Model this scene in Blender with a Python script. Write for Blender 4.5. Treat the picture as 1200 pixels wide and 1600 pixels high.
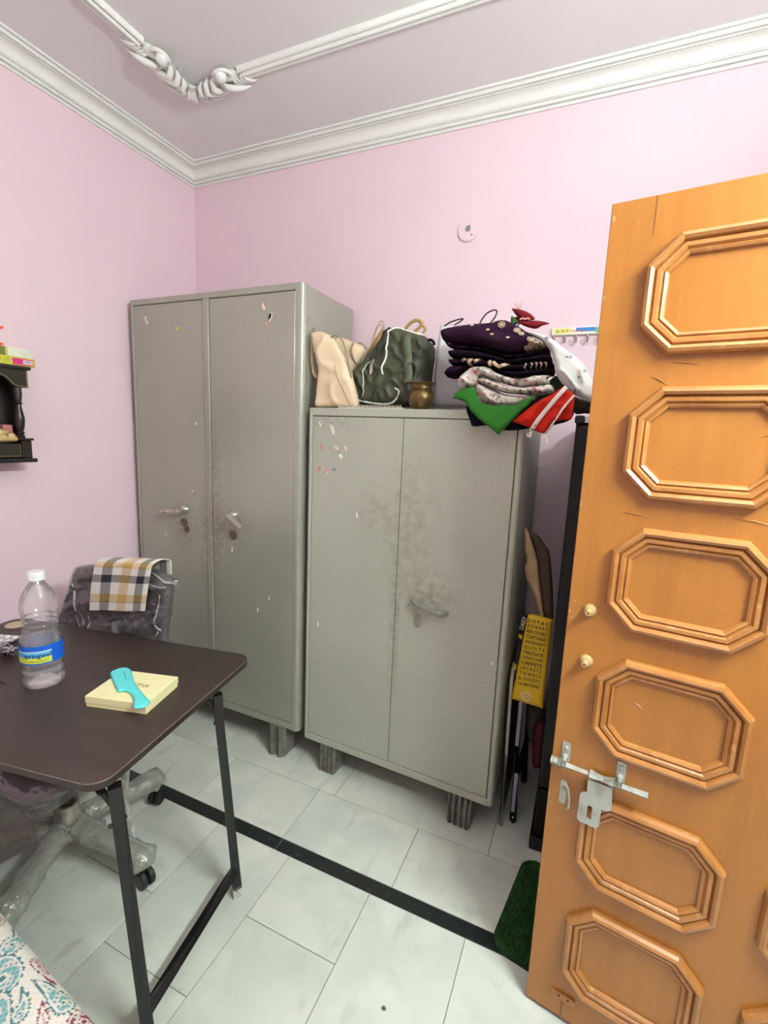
import bpy, bmesh, math, random
import numpy as np
from mathutils import Vector, Matrix, Euler
from mathutils.geometry import delaunay_2d_cdt
PI = math.pi
random.seed(7); rng = np.random.default_rng(7)
for o in list(bpy.data.objects): bpy.data.objects.remove(o)
S = bpy.context.scene
C = S.collection

# ------------------------------------------------------------------ camera
CAM_LOC = Vector((1.9915, -1.9943, 1.4276)); CAM_ROT = Euler((1.4100, -0.0413, 0.4142), 'XYZ'); FPX = 731.94
cd = bpy.data.cameras.new('camera'); cam = bpy.data.objects.new('camera', cd); C.objects.link(cam)
cam.location = CAM_LOC; cam.rotation_euler = CAM_ROT
cd.sensor_fit = 'VERTICAL'; cd.sensor_height = 24.0; cd.lens = FPX / 1600 * 24.0
cd.clip_start = 0.02; cd.clip_end = 60
S.camera = cam
# ------------------------------------------------------------------ world, exposure
w = bpy.data.worlds.new('world'); S.world = w; w.use_nodes = True
bg = w.node_tree.nodes['Background']; bg.inputs[0].default_value = (0.85, 0.92, 1.0, 1); bg.inputs[1].default_value = 1.0
S.view_settings.view_transform = 'Standard'; S.view_settings.look = 'None'
S.view_settings.gamma = 1.0; S.view_settings.exposure = 0.0
try: S.view_settings.use_curve_mapping = False
except Exception: pass
TUBE_STRENGTH = 700.0          # the wall tube light above the doorway (built in tube_light below)

# ------------------------------------------------------------------ helpers
def lin(c):
    o = []
    for v in c[:3]:
        v = v / 255.0
        o.append(v / 12.92 if v <= 0.04045 else ((v + 0.055) / 1.055) ** 2.4)
    return (*o, 1.0)

CR = CAM_ROT.to_matrix()
def ray(u, v): return CR @ Vector(((u - 600) / FPX, -(v - 800) / FPX, -1.0))
def onplane(u, v, p0, n):
    d = ray(u, v); n = Vector(n); t = (Vector(p0) - CAM_LOC).dot(n) / d.dot(n); return CAM_LOC + d * t
def aty(u, v, y): return onplane(u, v, (0, y, 0), (0, 1, 0))
def atz(u, v, z): return onplane(u, v, (0, 0, z), (0, 0, 1))

MATS = {}
def mat(name, col, rough=0.5, metal=0.0, n=(), bump=None, stains=(), attr=False, coat=0.0, alpha=1.0, rand=0.0, spec=0.5, emit=None, sheen=0.0):
    """n: list of (scale, colour, lo, hi, strength[, (sx,sy,sz)]); bump: (scale, strength, distance); stains: (centre, radii, colour, strength, noise scale)"""
    m = bpy.data.materials.new(name); m.use_nodes = True; MATS[name] = m
    nt = m.node_tree; N = nt.nodes; L = nt.links; b = N['Principled BSDF']
    b.inputs['Roughness'].default_value = rough; b.inputs['Metallic'].default_value = metal
    b.inputs['Coat Weight'].default_value = coat; b.inputs['Coat Roughness'].default_value = 0.12
    b.inputs['Alpha'].default_value = alpha; b.inputs['Specular IOR Level'].default_value = spec
    if sheen: b.inputs['Sheen Weight'].default_value = sheen
    tc = N.new('ShaderNodeTexCoord'); src = tc.outputs['Object']
    if rand:
        oi = N.new('ShaderNodeObjectInfo'); vm = N.new('ShaderNodeVectorMath'); vm.operation = 'MULTIPLY_ADD'
        cx = N.new('ShaderNodeCombineXYZ')
        for k, f in enumerate((37.0, 91.0, 53.0)):
            mm = N.new('ShaderNodeMath'); mm.operation = 'MULTIPLY'; mm.inputs[1].default_value = f
            L.new(oi.outputs['Random'], mm.inputs[0]); L.new(mm.outputs[0], cx.inputs[k])
        va = N.new('ShaderNodeVectorMath'); va.operation = 'ADD'
        L.new(src, va.inputs[0]); L.new(cx.outputs[0], va.inputs[1]); src = va.outputs[0]
        N.remove(vm)
    if attr:
        a = N.new('ShaderNodeAttribute'); a.attribute_name = 'Col'; cur = a.outputs['Color']
    else:
        r = N.new('ShaderNodeRGB'); r.outputs[0].default_value = lin(col); cur = r.outputs[0]
    def mixc(fac, c2, cur, mode='MIX'):
        x = N.new('ShaderNodeMix'); x.data_type = 'RGBA'; x.blend_type = mode
        L.new(fac, x.inputs[0]); L.new(cur, x.inputs[6]); x.inputs[7].default_value = lin(c2); return x.outputs[2]
    def noise(scale, lo, hi, st, asp=None, detail=5.0, vec=None):
        v = vec or src
        if asp:
            mp = N.new('ShaderNodeMapping'); mp.inputs['Scale'].default_value = asp; L.new(v, mp.inputs[0]); v = mp.outputs[0]
        t = N.new('ShaderNodeTexNoise'); t.inputs['Scale'].default_value = scale; t.inputs['Detail'].default_value = detail
        L.new(v, t.inputs['Vector'])
        mr = N.new('ShaderNodeMapRange'); mr.inputs[1].default_value = lo; mr.inputs[2].default_value = hi
        mr.inputs[3].default_value = 0; mr.inputs[4].default_value = st; L.new(t.outputs[0], mr.inputs[0]); return mr.outputs[0], t.outputs[0]
    for e in n:
        f, _ = noise(e[0], e[2], e[3], e[4], e[5] if len(e) > 5 else None)
        cur = mixc(f, e[1], cur)
    for (cen, rad, c2, st, ns) in stains:
        vs = N.new('ShaderNodeVectorMath'); vs.operation = 'SUBTRACT'; L.new(tc.outputs['Object'], vs.inputs[0]); vs.inputs[1].default_value = cen
        vd = N.new('ShaderNodeVectorMath'); vd.operation = 'DIVIDE'; L.new(vs.outputs[0], vd.inputs[0]); vd.inputs[1].default_value = rad
        ln = N.new('ShaderNodeVectorMath'); ln.operation = 'LENGTH'; L.new(vd.outputs[0], ln.inputs[0])
        mr = N.new('ShaderNodeMapRange'); mr.inputs[1].default_value = 0.15; mr.inputs[2].default_value = 1.0; mr.inputs[3].default_value = st; mr.inputs[4].default_value = 0
        L.new(ln.outputs['Value'], mr.inputs[0])
        f, _ = noise(ns, 0.38, 0.62, 1.0)
        mu = N.new('ShaderNodeMath'); mu.operation = 'MULTIPLY'; L.new(mr.outputs[0], mu.inputs[0]); L.new(f, mu.inputs[1])
        cur = mixc(mu.outputs[0], c2, cur)
    L.new(cur, b.inputs['Base Color'])
    if bump:
        t = N.new('ShaderNodeTexNoise'); t.inputs['Scale'].default_value = bump[0]; t.inputs['Detail'].default_value = 4; L.new(src, t.inputs['Vector'])
        bp = N.new('ShaderNodeBump'); bp.inputs['Strength'].default_value = bump[1]; bp.inputs['Distance'].default_value = bump[2] if len(bump) > 2 else 0.002
        L.new(t.outputs[0], bp.inputs['Height']); L.new(bp.outputs[0], b.inputs['Normal'])
    if emit:
        b.inputs['Emission Color'].default_value = lin(emit[0]); b.inputs['Emission Strength'].default_value = emit[1]
    return m

def film_mat(name, tint, clear, rough, bump=None, edge=0.45, gloss=0.6):
    """thin plastic: transparent, with a share of diffuse tint (1 - clear) and a glossy skin that grows towards the rim"""
    m = bpy.data.materials.new(name); m.use_nodes = True; nt = m.node_tree; N = nt.nodes; L = nt.links
    out = N['Material Output']; N.remove(N['Principled BSDF'])
    df = N.new('ShaderNodeBsdfDiffuse'); df.inputs[0].default_value = lin(tint)
    gl = N.new('ShaderNodeBsdfGlossy'); gl.inputs['Roughness'].default_value = rough; gl.inputs[0].default_value = (1, 1, 1, 1)
    tr = N.new('ShaderNodeBsdfTransparent'); tr.inputs[0].default_value = (0.985, 0.985, 0.985, 1)
    m1 = N.new('ShaderNodeMixShader'); m1.inputs[0].default_value = 1 - clear; L.new(tr.outputs[0], m1.inputs[1]); L.new(df.outputs[0], m1.inputs[2])
    lw = N.new('ShaderNodeLayerWeight'); lw.inputs[0].default_value = 0.25
    mr = N.new('ShaderNodeMapRange'); mr.inputs[3].default_value = 0.05 * gloss; mr.inputs[4].default_value = edge; L.new(lw.outputs['Fresnel'], mr.inputs[0])
    m2 = N.new('ShaderNodeMixShader'); L.new(mr.outputs[0], m2.inputs[0]); L.new(m1.outputs[0], m2.inputs[1]); L.new(gl.outputs[0], m2.inputs[2]); L.new(m2.outputs[0], out.inputs[0])
    if bump:
        tc = N.new('ShaderNodeTexCoord'); t = N.new('ShaderNodeTexNoise'); t.inputs['Scale'].default_value = bump[0]; L.new(tc.outputs['Object'], t.inputs['Vector'])
        bp = N.new('ShaderNodeBump'); bp.inputs['Strength'].default_value = bump[1]; bp.inputs['Distance'].default_value = bump[2]
        L.new(t.outputs[0], bp.inputs['Height'])
        for q in (gl, lw, df): L.new(bp.outputs[0], q.inputs['Normal'])
    MATS[name] = m; return m

# --- bmesh shapes
def add_box(bm, x0, x1, y0, y1, z0, z1, bev=0.0, seg=1, M=None):
    vs = [bm.verts.new(p) for p in ((x0,y0,z0),(x1,y0,z0),(x1,y1,z0),(x0,y1,z0),(x0,y0,z1),(x1,y0,z1),(x1,y1,z1),(x0,y1,z1))]
    fs = [bm.faces.new([vs[i] for i in f]) for f in ((3,2,1,0),(4,5,6,7),(0,1,5,4),(1,2,6,5),(2,3,7,6),(3,0,4,7))]
    if bev:
        es = list({e for f in fs for e in f.edges})
        r = bmesh.ops.bevel(bm, geom=es, offset=bev, segments=seg, affect='EDGES', profile=0.6)
        nv = list({v for f in r['faces'] for v in f.verts} | {v for v in vs if v.is_valid})
    else: nv = vs
    if M is not None: bmesh.ops.transform(bm, matrix=M, verts=nv)
    return nv
def frame_of(d):
    d = Vector(d).normalized(); a = Vector((0,0,1)) if abs(d.z) < 0.95 else Vector((1,0,0))
    u = d.cross(a).normalized(); return u, u.cross(d).normalized()
def add_tube(bm, pts, r, seg=8, cap=True, flat=None, closed=False):
    """round or flattened sweep; r number or list; flat=(axis vector, factor)"""
    pts = [Vector(p) for p in pts]; n = len(pts); rs = r if isinstance(r, (list, tuple)) else [r] * n
    rings = []; u = None
    for i, p in enumerate(pts):
        if closed: d = pts[(i+1) % n] - pts[i-1]
        else: d = pts[min(i+1, n-1)] - pts[max(i-1, 0)]
        if d.length < 1e-9: d = Vector((0,0,1))
        d.normalize()
        if u is None: u, v = frame_of(d)
        else:
            u = (u - d * u.dot(d)); u = u.normalized() if u.length > 1e-6 else frame_of(d)[0]; v = d.cross(u)
        ring = []
        for k in range(seg):
            a = 2 * PI * k / seg; q = (u * math.cos(a) + v * math.sin(a)) * rs[i]
            if flat: ax = Vector(flat[0]).normalized(); q = q - ax * q.dot(ax) * (1 - flat[1])
            ring.append(bm.verts.new(p + q))
        rings.append(ring)
    for i in range(n - (0 if closed else 1)):
        A, B = rings[i], rings[(i+1) % n]
        for k in range(seg): bm.faces.new((A[k], A[(k+1) % seg], B[(k+1) % seg], B[k]))
    if cap and not closed:
        bm.faces.new(rings[0][::-1]); bm.faces.new(rings[-1])
def add_lathe(bm, prof, cen=(0,0,0), seg=24, M=None):
    """prof: list of (r, z)"""
    rings = []
    for r, z in prof:
        ring = [bm.verts.new((cen[0] + r*math.cos(2*PI*k/seg), cen[1] + r*math.sin(2*PI*k/seg), cen[2] + z)) for k in range(seg)]
        rings.append(ring)
    for A, B in zip(rings, rings[1:]):
        for k in range(seg): bm.faces.new((A[k], A[(k+1) % seg], B[(k+1) % seg], B[k]))
    if prof[0][0] > 1e-5: bm.faces.new(rings[0][::-1])
    if prof[-1][0] > 1e-5: bm.faces.new(rings[-1])
    if M is not None: bmesh.ops.transform(bm, matrix=M, verts=[v for r in rings for v in r])
def add_prism(bm, poly, h0, h1, M=None):
    """poly in the xy plane extruded from z=h0 to z=h1"""
    A = [bm.verts.new((p[0], p[1], h0)) for p in poly]; B = [bm.verts.new((p[0], p[1], h1)) for p in poly]; n = len(poly)
    bm.faces.new(A[::-1]); bm.faces.new(B)
    for i in range(n): bm.faces.new((A[i], A[(i+1) % n], B[(i+1) % n], B[i]))
    if M is not None: bmesh.ops.transform(bm, matrix=M, verts=A + B)
def add_ball(bm, c, r, sc=(1,1,1), seg=14):
    M = Matrix.Translation(c) @ Matrix.Diagonal((*sc, 1.0)); bmesh.ops.create_uvsphere(bm, u_segments=seg, v_segments=max(6, seg*2//3), radius=r, matrix=M)
def rounded(x0, x1, y0, y1, r, seg=6):
    o = []
    for cx, cy, a in ((x1-r, y0+r, -PI/2), (x1-r, y1-r, 0), (x0+r, y1-r, PI/2), (x0+r, y0+r, PI)):
        for k in range(seg+1): t = a + PI/2*k/seg; o.append((cx + r*math.cos(t), cy + r*math.sin(t)))
    return o
XZ = Matrix(((1,0,0,0),(0,0,-1,0),(0,1,0,0),(0,0,0,1)))       # (x, y, h) -> x, -h, y : extrude height h towards -y

# --- objects
ROOT = {}
def tag(o, label=None, cat=None, group=None, kind=None):
    if label: o['label'] = label
    if cat: o['category'] = cat
    if group: o['group'] = group
    if kind: o['kind'] = kind
    return o
def thing(name, label, cat, loc=(0,0,0), rotz=0.0, group=None):
    o = bpy.data.objects.new(name, None); C.objects.link(o); o.empty_display_size = 0.05
    o.location = loc; o.rotation_euler = (0, 0, rotz)
    ROOT[o.name] = Matrix.Translation(loc) @ Matrix.Rotation(rotz, 4, 'Z')
    return tag(o, label, cat, group)
def obj(name, bm, m, parent=None, world=False, smooth=None, kind=None, label=None, data=None):
    """one mesh object; parts carry mesh data in their thing's own frame (world=True: bm is in world coordinates)"""
    if data is None:
        me = bpy.data.meshes.new(name)
        if isinstance(bm, bpy.types.Mesh): me = bm; me.name = name
        else:
            bmesh.ops.recalc_face_normals(bm, faces=bm.faces[:]); bm.to_mesh(me); bm.free()
        if m: me.materials.clear(); me.materials.append(MATS[m])
        if smooth is not None:
            me.polygons.foreach_set('use_smooth', [True] * len(me.polygons))
            if smooth < 3.1:
                try: me.set_sharp_from_angle(angle=smooth)
                except Exception: pass
    else: me = data
    o = bpy.data.objects.new(name, me); C.objects.link(o)
    if parent is not None:
        o.parent = parent; r = ROOT.get(parent.name); ROOT[o.name] = r if r is not None else Matrix()
        if world and r is not None: me.transform(r.inverted())
    else:
        ROOT[o.name] = Matrix()
        if world:
            co = np.empty(len(me.vertices)*3); me.vertices.foreach_get('co', co); co = co.reshape(-1, 3)
            lo, hi = co.min(0), co.max(0); c = Vector(((lo[0]+hi[0])/2, (lo[1]+hi[1])/2, lo[2]))
            me.transform(Matrix.Translation(-c)); o.location = c; ROOT[o.name] = Matrix.Translation(c)
    if kind: o['kind'] = kind
    if label: o['label'] = label
    return o
def NB(): return bmesh.new()
def box_obj(name, b, m, parent=None, bev=0.0, seg=1, **k):
    bm = NB(); add_box(bm, *b, bev=bev, seg=seg); return obj(name, bm, m, parent, **k)
def text_mesh(body, size, extr=0.0004, bold=False, align='CENTER', width=None, spacing=1.0):
    cu = bpy.data.curves.new('lettering', 'FONT'); cu.body = body; cu.size = size; cu.extrude = extr; cu.align_x = align; cu.align_y = 'CENTER'; cu.resolution_u = 2; cu.space_character = spacing
    if bold: cu.offset = size * 0.02
    t = bpy.data.objects.new('lettering', cu); C.objects.link(t)
    dg = bpy.context.evaluated_depsgraph_get(); me = bpy.data.meshes.new_from_object(t.evaluated_get(dg))
    bpy.data.objects.remove(t); bpy.data.curves.remove(cu)
    if width:
        co = np.empty(len(me.vertices)*3); me.vertices.foreach_get('co', co); xs = co[0::3]
        if len(xs) and xs.max() > xs.min(): me.transform(Matrix.Scale(width / (xs.max() - xs.min()), 4, (1,0,0)))
    return me
def lettering(body, size, M, m, parent, world=True, name='lettering', **k):
    me = text_mesh(body, size, **k); me.transform(M); return obj(name, me, m, parent, world=world)
def axes(O, ex, ez):
    ex = Vector(ex).normalized(); ez = Vector(ez).normalized(); n = ex.cross(ez)
    return Matrix(((ex.x, ez.x, n.x, O[0]), (ex.y, ez.y, n.y, O[1]), (ex.z, ez.z, n.z, O[2]), (0,0,0,1)))

def flake(name, cx, cz, a, b, rot, m, parent, y=-.0008):
    bm = NB(); n = 9; P = []
    for k in range(n):
        t = 2*PI*k/n; q = random.uniform(.75, 1.1); px_, pz_ = a*math.cos(t)*q, b*math.sin(t)*q
        P.append((cx + px_*math.cos(rot)-pz_*math.sin(rot), cz + px_*math.sin(rot)+pz_*math.cos(rot)))
    add_prism(bm, P, -y-.0006, -y, XZ); return obj(name, bm, m, parent)

# --- soft bodies: an outline (metres, in a plane) inflated to its own thickness
def smooth_poly(P, sub=4):
    P = [np.array(p, float) for p in P]; n = len(P); o = []
    for i in range(n):
        p0, p1, p2, p3 = P[i-1], P[i], P[(i+1) % n], P[(i+2) % n]
        for k in range(sub):
            t = k / sub; o.append(0.5*((2*p1)+(-p0+p2)*t+(2*p0-5*p1+4*p2-p3)*t*t+(-p0+3*p1-3*p2+p3)*t**3))
    return o
def resample(P, h):
    o = []; n = len(P)
    for i in range(n):
        a, b = np.array(P[i]), np.array(P[(i+1) % n]); d = np.linalg.norm(b-a); k = max(1, int(round(d/h)))
        for j in range(k): o.append(a + (b-a)*j/k)
    return np.array(o)
def dist_poly(Q, P):
    Q = np.asarray(Q, float); A = P; B = np.roll(P, -1, 0); d = np.full(len(Q), 1e9); ins = np.zeros(len(Q), bool)
    for a, b in zip(A, B):
        ab = b - a; L2 = max(1e-12, ab @ ab); t = np.clip(((Q - a) @ ab) / L2, 0, 1)
        d = np.minimum(d, np.hypot(*(Q - a - t[:, None]*ab).T))
        c = ((a[1] > Q[:,1]) != (b[1] > Q[:,1])); den = (b[1]-a[1]) if abs(b[1]-a[1]) > 1e-12 else 1e-12
        ins ^= c & (Q[:,0] < (b[0]-a[0])*(Q[:,1]-a[1])/den + a[0])
    return d, ins
class Fnoise:
    """smooth 2-D noise as a sum of random waves"""
    def __init__(s, freq, seed, k=10):
        g = np.random.default_rng(seed); a = g.uniform(0, 2*PI, k); f = freq*g.uniform(0.5, 1.6, k)
        s.kx = f*np.cos(a)*2*PI; s.ky = f*np.sin(a)*2*PI; s.ph = g.uniform(0, 2*PI, k); s.k = k
    def __call__(s, x, y):
        return np.sin(np.multiply.outer(x, s.kx)+np.multiply.outer(y, s.ky)+s.ph).sum(-1)/math.sqrt(s.k)
class Puff:
    def __init__(s, outline, M, tf=0.04, tb=0.02, R=0.05, h=0.012, smooth=True, folds=(), wr=(0, 8, 1), sharp=False, rid=None):
        """outline: plane coords; M: plane matrix (x, y in plane, z = normal towards viewer)
        folds: list of (angle deg, wavelength, amplitude, phase); wr: (amplitude, frequency, seed)"""
        P = smooth_poly(outline, 4) if smooth else [np.array(p, float) for p in outline]
        s.P = resample(P, h); s.M = M; s.tf, s.tb, s.R, s.h, s.folds = tf, tb, R, h, folds
        s.wr = wr; s.nz = Fnoise(wr[1], wr[2]) if wr[0] else None; s.sharp = sharp; s.rid = rid; s.rn = Fnoise(rid[1], rid[2], 14) if rid else None
    def prof(s, d):
        q = np.clip(d/s.R, 0, 1)
        return np.sqrt(np.clip(1-(1-q)**2, 0, 1)) if not s.sharp else np.clip(q*4, 0, 1)
    def bump(s, x, y, d):
        e = np.zeros(len(x)); q = np.clip(d/(s.R*0.7), 0, 1)
        for (a, wl, am, ph) in s.folds:
            a = math.radians(a); t = (x*math.cos(a)+y*math.sin(a))*2*PI/wl + ph
            t = t + 0.6*np.sin(y*23+x*11+ph)
            e += am*(1-np.abs(np.sin(t/2))*2)
        if s.nz is not None: e += s.wr[0]*s.nz(x, y)
        if s.rn is not None:
            a = math.radians(s.rid[3]); u = x*math.cos(a)+y*math.sin(a); v = (-x*math.sin(a)+y*math.cos(a))*s.rid[4]
            e += s.rid[0]*((1-np.clip(np.abs(s.rn(u, v)), 0, 1))**2 - .35)
        return e*q
    def front(s, Q):
        Q = np.atleast_2d(np.asarray(Q, float)); d, ins = dist_poly(Q, s.P); d = np.where(ins, d, 0)
        return s.tf*s.prof(d) + s.bump(Q[:,0], Q[:,1], d)
    def at(s, x, y, off=0.0): return s.M @ Vector((x, y, float(s.front([(x, y)])[0]) + off))
    def mesh(s, name, colour=None):
        P = s.P; h = s.h; lo, hi = P.min(0), P.max(0)
        gx, gy = np.meshgrid(np.arange(lo[0]+h/2, hi[0], h), np.arange(lo[1]+h/2, hi[1], h)); gx[1::2] += h*0.5
        Q = np.stack([gx.ravel(), gy.ravel()], 1); d, ins = dist_poly(Q, P); Q = Q[ins & (d > 0.45*h)]
        V = [Vector(p) for p in P] + [Vector(p) for p in Q]; n = len(P)
        r = delaunay_2d_cdt(V, [(i, (i+1) % n) for i in range(n)], [list(range(n))], 1, 1e-7)
        vs = np.array([tuple(v) for v in r[0]]); F = r[2]
        d, ins = dist_poly(vs, P); bd = d < 1e-5
        zf = s.tf*s.prof(d) + s.bump(vs[:,0], vs[:,1], d); zb = -s.tb*s.prof(d) + 0.4*s.bump(vs[:,0], vs[:,1], d)
        zb = np.minimum(zb, zf - np.where(bd, 0, 0.0015))
        me = bpy.data.meshes.new(name); nv = len(vs); back = {}; co = [(vs[i,0], vs[i,1], zf[i]*(not bd[i])) for i in range(nv)]
        for i in range(nv):
            if bd[i]: back[i] = i
            else: back[i] = len(co); co.append((vs[i,0], vs[i,1], zb[i]))
        faces = []
        for f in F:
            a = vs[f[0]]; b = vs[f[1]]; c = vs[f[2]]
            if (b[0]-a[0])*(c[1]-a[1])-(b[1]-a[1])*(c[0]-a[0]) < 0: f = f[::-1]
            faces.append(tuple(f)); g = tuple(back[i] for i in f[::-1])
            if set(g) != set(f): faces.append(g)
        me.from_pydata(co, [], faces)
        if colour is not None:
            X = np.array(co); ca = me.color_attributes.new('Col', 'FLOAT_COLOR', 'POINT')
            cc = colour(X[:,0], X[:,1]); A = np.ones((len(co), 4), np.float32); A[:, :3] = cc; ca.data.foreach_set('color', A.ravel())
        me.transform(s.M); me.polygons.foreach_set('use_smooth', [True]*len(me.polygons)); return me
def vplane(y): return Matrix(((1,0,0,0),(0,0,-1,y),(0,1,0,0),(0,0,0,1)))        # plane y = const, normal towards -y (the viewer)
def outl(px, y): return [(p.x, p.z) for p in (aty(u, v, y) for u, v in px)]
def zc(x0, y0, s, L): return [(x0 + a/s, y0 + b/s) for a, b in L]
def grid_mesh(name, X, Y, Z, col=None):
    nu, nv = X.shape; co = np.stack([X, Y, Z], -1).reshape(-1, 3)
    faces = [(i*nv+j, (i+1)*nv+j, (i+1)*nv+j+1, i*nv+j+1) for i in range(nu-1) for j in range(nv-1)]
    me = bpy.data.meshes.new(name); me.from_pydata(co.tolist(), [], faces)
    if col is not None:
        ca = me.color_attributes.new('Col', 'FLOAT_COLOR', 'POINT'); A = np.ones((len(co), 4), np.float32); A[:, :3] = col.reshape(-1, 3); ca.data.foreach_set('color', A.ravel())
    me.polygons.foreach_set('use_smooth', [True]*len(me.polygons)); return me
def L3(c): return np.array(lin(c)[:3])

# ------------------------------------------------------------------ materials
mat('wall_paint', (240, 214, 224), 0.75, n=[(3, (235, 208, 219), .45, .7, .5), (60, (230, 203, 214), .62, .75, .3)], bump=(90, .12, .002))
mat('ceiling_paint', (234, 230, 230), 0.85, n=[(2, (228, 223, 224), .4, .7, .5)], bump=(140, .1, .001))
mat('plaster', (240, 240, 236), 0.55, n=[(8, (228, 228, 224), .5, .75, .5)], bump=(60, .08, .001))
mat('marble', (212, 215, 205), 0.24, n=[(3.2, (190, 196, 188), .42, .70, .9), (5, (226, 228, 218), .5, .7, .7), (6, (182, 187, 180), .58, .74, .5, (1.0, 3.2, 1)), (7, (172, 178, 171), .62, .72, .4, (2.6, .8, 1)), (38, (180, 186, 178), .66, .75, .4)], rand=1, bump=(25, .03, .002))
mat('grout', (128, 128, 120), 0.9)
mat('black_granite', (26, 32, 30), 0.2, n=[(26, (54, 66, 62), .58, .72, .6), (120, (70, 80, 76), .66, .76, .5)], rand=1)
mat('tall_paint', (168, 168, 155), 0.34, 0.25, coat=.3, n=[(2.5, (153, 155, 141), .4, .7, .6), (240, (141, 143, 131), .5, .62, .5), (30, (112, 107, 98), .66, .76, .35)], bump=(260, .18, .001),
    stains=[((.53, 0, 1.0), (.16, .3, .14), (108, 98, 80), .5, 60), ((.475, 0, 1.05), (.05, .3, .45), (108, 98, 78), .55, 45), ((.29, 0, .97), (.12, .3, .12), (108, 100, 88), .6, 60), ((.42, 0, .95), (.05, .3, .35), (110, 102, 88), .5, 50)])
mat('short_paint', (181, 182, 167), 0.42, n=[(2.5, (168, 171, 156), .4, .7, .6), (240, (154, 157, 143), .5, .62, .5), (26, (126, 120, 106), .68, .78, .4)], bump=(260, .2, .001),
    stains=[((.44, 0, 1.1), (.14, .3, .34), (142, 134, 112), .6, 26), ((.52, 0, .86), (.16, .3, .14), (134, 126, 106), .65, 34), ((.4, 0, .75), (.03, .3, .4), (126, 116, 98), .6, 40), ((.3, 0, 1.15), (.1, .3, .14), (146, 138, 120), .5, 26), ((.1, 0, 1.47), (.2, .3, .04), (132, 124, 110), .5, 50)])
mat('seam_dark', (40, 38, 34), 0.8)
mat('foot_paint', (124, 124, 114), 0.55, n=[(30, (84, 76, 62), .5, .7, .8), (12, (112, 72, 46), .64, .74, .5)], bump=(120, .3, .001))
mat('chrome_old', (190, 186, 174), 0.28, 0.6, n=[(40, (120, 108, 90), .5, .7, .7)])
mat('chrome', (222, 224, 220), 0.28, 0.55, n=[(50, (170, 170, 164), .5, .7, .4)])
mat('dull_steel', (178, 180, 174), 0.38, 0.45, n=[(30, (128, 122, 108), .5, .7, .5)])
mat('lock_brown', (120, 104, 80), 0.4, 0.6, n=[(60, (90, 76, 58), .45, .65, .7)])
mat('silver_paint', (152, 150, 142), 0.35, 0.3, n=[(90, (110, 106, 94), .5, .7, .6)])
mat('chip_white', (238, 236, 226), 0.6)
mat('sticker_pink', (226, 150, 150), 0.6); mat('sticker_cream', (236, 222, 200), 0.6); mat('sticker_blue', (96, 140, 160), 0.6); mat('sticker_yellow', (206, 204, 92), 0.6)
mat('door_varnish', (166, 106, 38), 0.36, n=[(3, (150, 94, 32), .4, .68, .7, (6, 6, .5)), (40, (172, 108, 46), .52, .7, .5, (3, 3, .4)), (150, (130, 76, 28), .6, .72, .4)], bump=(34, .25, .0016), coat=0.35)
mat('mould_varnish', (172, 116, 62), 0.34, n=[(14, (152, 94, 42), .42, .66, .8), (60, (196, 150, 102), .6, .72, .5)], bump=(90, .2, .001), coat=0.4)
mat('knob_tan', (178, 146, 100), 0.45)
mat('table_laminate', (60, 49, 45), 0.42, n=[(5, (50, 40, 36), .35, .65, .8, (.6, 5, 1)), (60, (76, 63, 57), .55, .7, .45, (.3, 3, 1))], bump=(200, .08, .0005))
mat('edge_highlight', (118, 102, 92), 0.35)
mat('edge_band', (40, 30, 27), 0.38, n=[(20, (66, 50, 44), .5, .7, .5)])
mat('black_steel', (19, 18, 18), 0.42, n=[(40, (32, 30, 28), .5, .7, .6)], bump=(150, .1, .0005))
mat('cap_clear', (206, 208, 200), 0.25, alpha=0.75)
mat('chair_mesh', (88, 82, 85), 0.6, n=[(9, (78, 72, 76), .4, .65, .8)], bump=(300, .2, .001))
mat('black_plastic', (24, 23, 22), 0.4)
mat('castor_black', (30, 30, 29), 0.5)
film_mat('film', (200, 200, 196), 0.94, 0.10, (22, 1.0, .012), edge=.5, gloss=1.5)
film_mat('glint_film', (226, 228, 226), 0.45, 0.08, (90, 1.0, .006), edge=.8, gloss=3)
film_mat('wrap', (196, 198, 188), 0.60, 0.16, (70, 1.0, .008), edge=.7, gloss=2)
film_mat('bottle_plastic', (225, 228, 230), 0.94, 0.05, (40, .3, .003), edge=.75, gloss=1.0)
film_mat('white_bag_film', (226, 226, 226), 0.18, 0.35, (14, .5, .004))
mat('cap_white', (240, 240, 240), 0.4)
mat('label_blue', (14, 96, 214), 0.4, n=[(30, (40, 130, 230), .55, .7, .4)])
mat('label_cyan', (92, 190, 236), 0.4); mat('label_lime', (206, 222, 84), 0.4); mat('label_pale', (214, 232, 214), 0.4)
mat('ink_navy', (26, 36, 90), 0.6); mat('ink_dark', (44, 36, 22), 0.7); mat('ink_gold', (120, 96, 60), 0.5); mat('ink_red', (216, 60, 84), 0.6); mat('ink_white', (240, 236, 220), 0.6)
mat('box_cream', (240, 232, 180), 0.55, n=[(30, (232, 222, 166), .5, .7, .4)])
mat('comb_teal', (96, 220, 222), 0.35); mat('comb_groove', (60, 176, 184), 0.4)
mat('foil', (196, 198, 200), 0.2, 0.9, n=[(50, (90, 90, 92), .5, .62, .8)], bump=(60, .6, .004))
mat('blister', (190, 190, 192), 0.35, 0.5); mat('blister_white', (236, 236, 236), 0.5)
mat('disc_tan', (196, 178, 150), 0.4)
mat('shelf_wood', (23, 18, 13), 0.38, n=[(20, (35, 27, 19), .5, .7, .6, (1, 4, 1))], coat=0.3)
mat('shelf_line', (150, 134, 78), 0.5)
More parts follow.
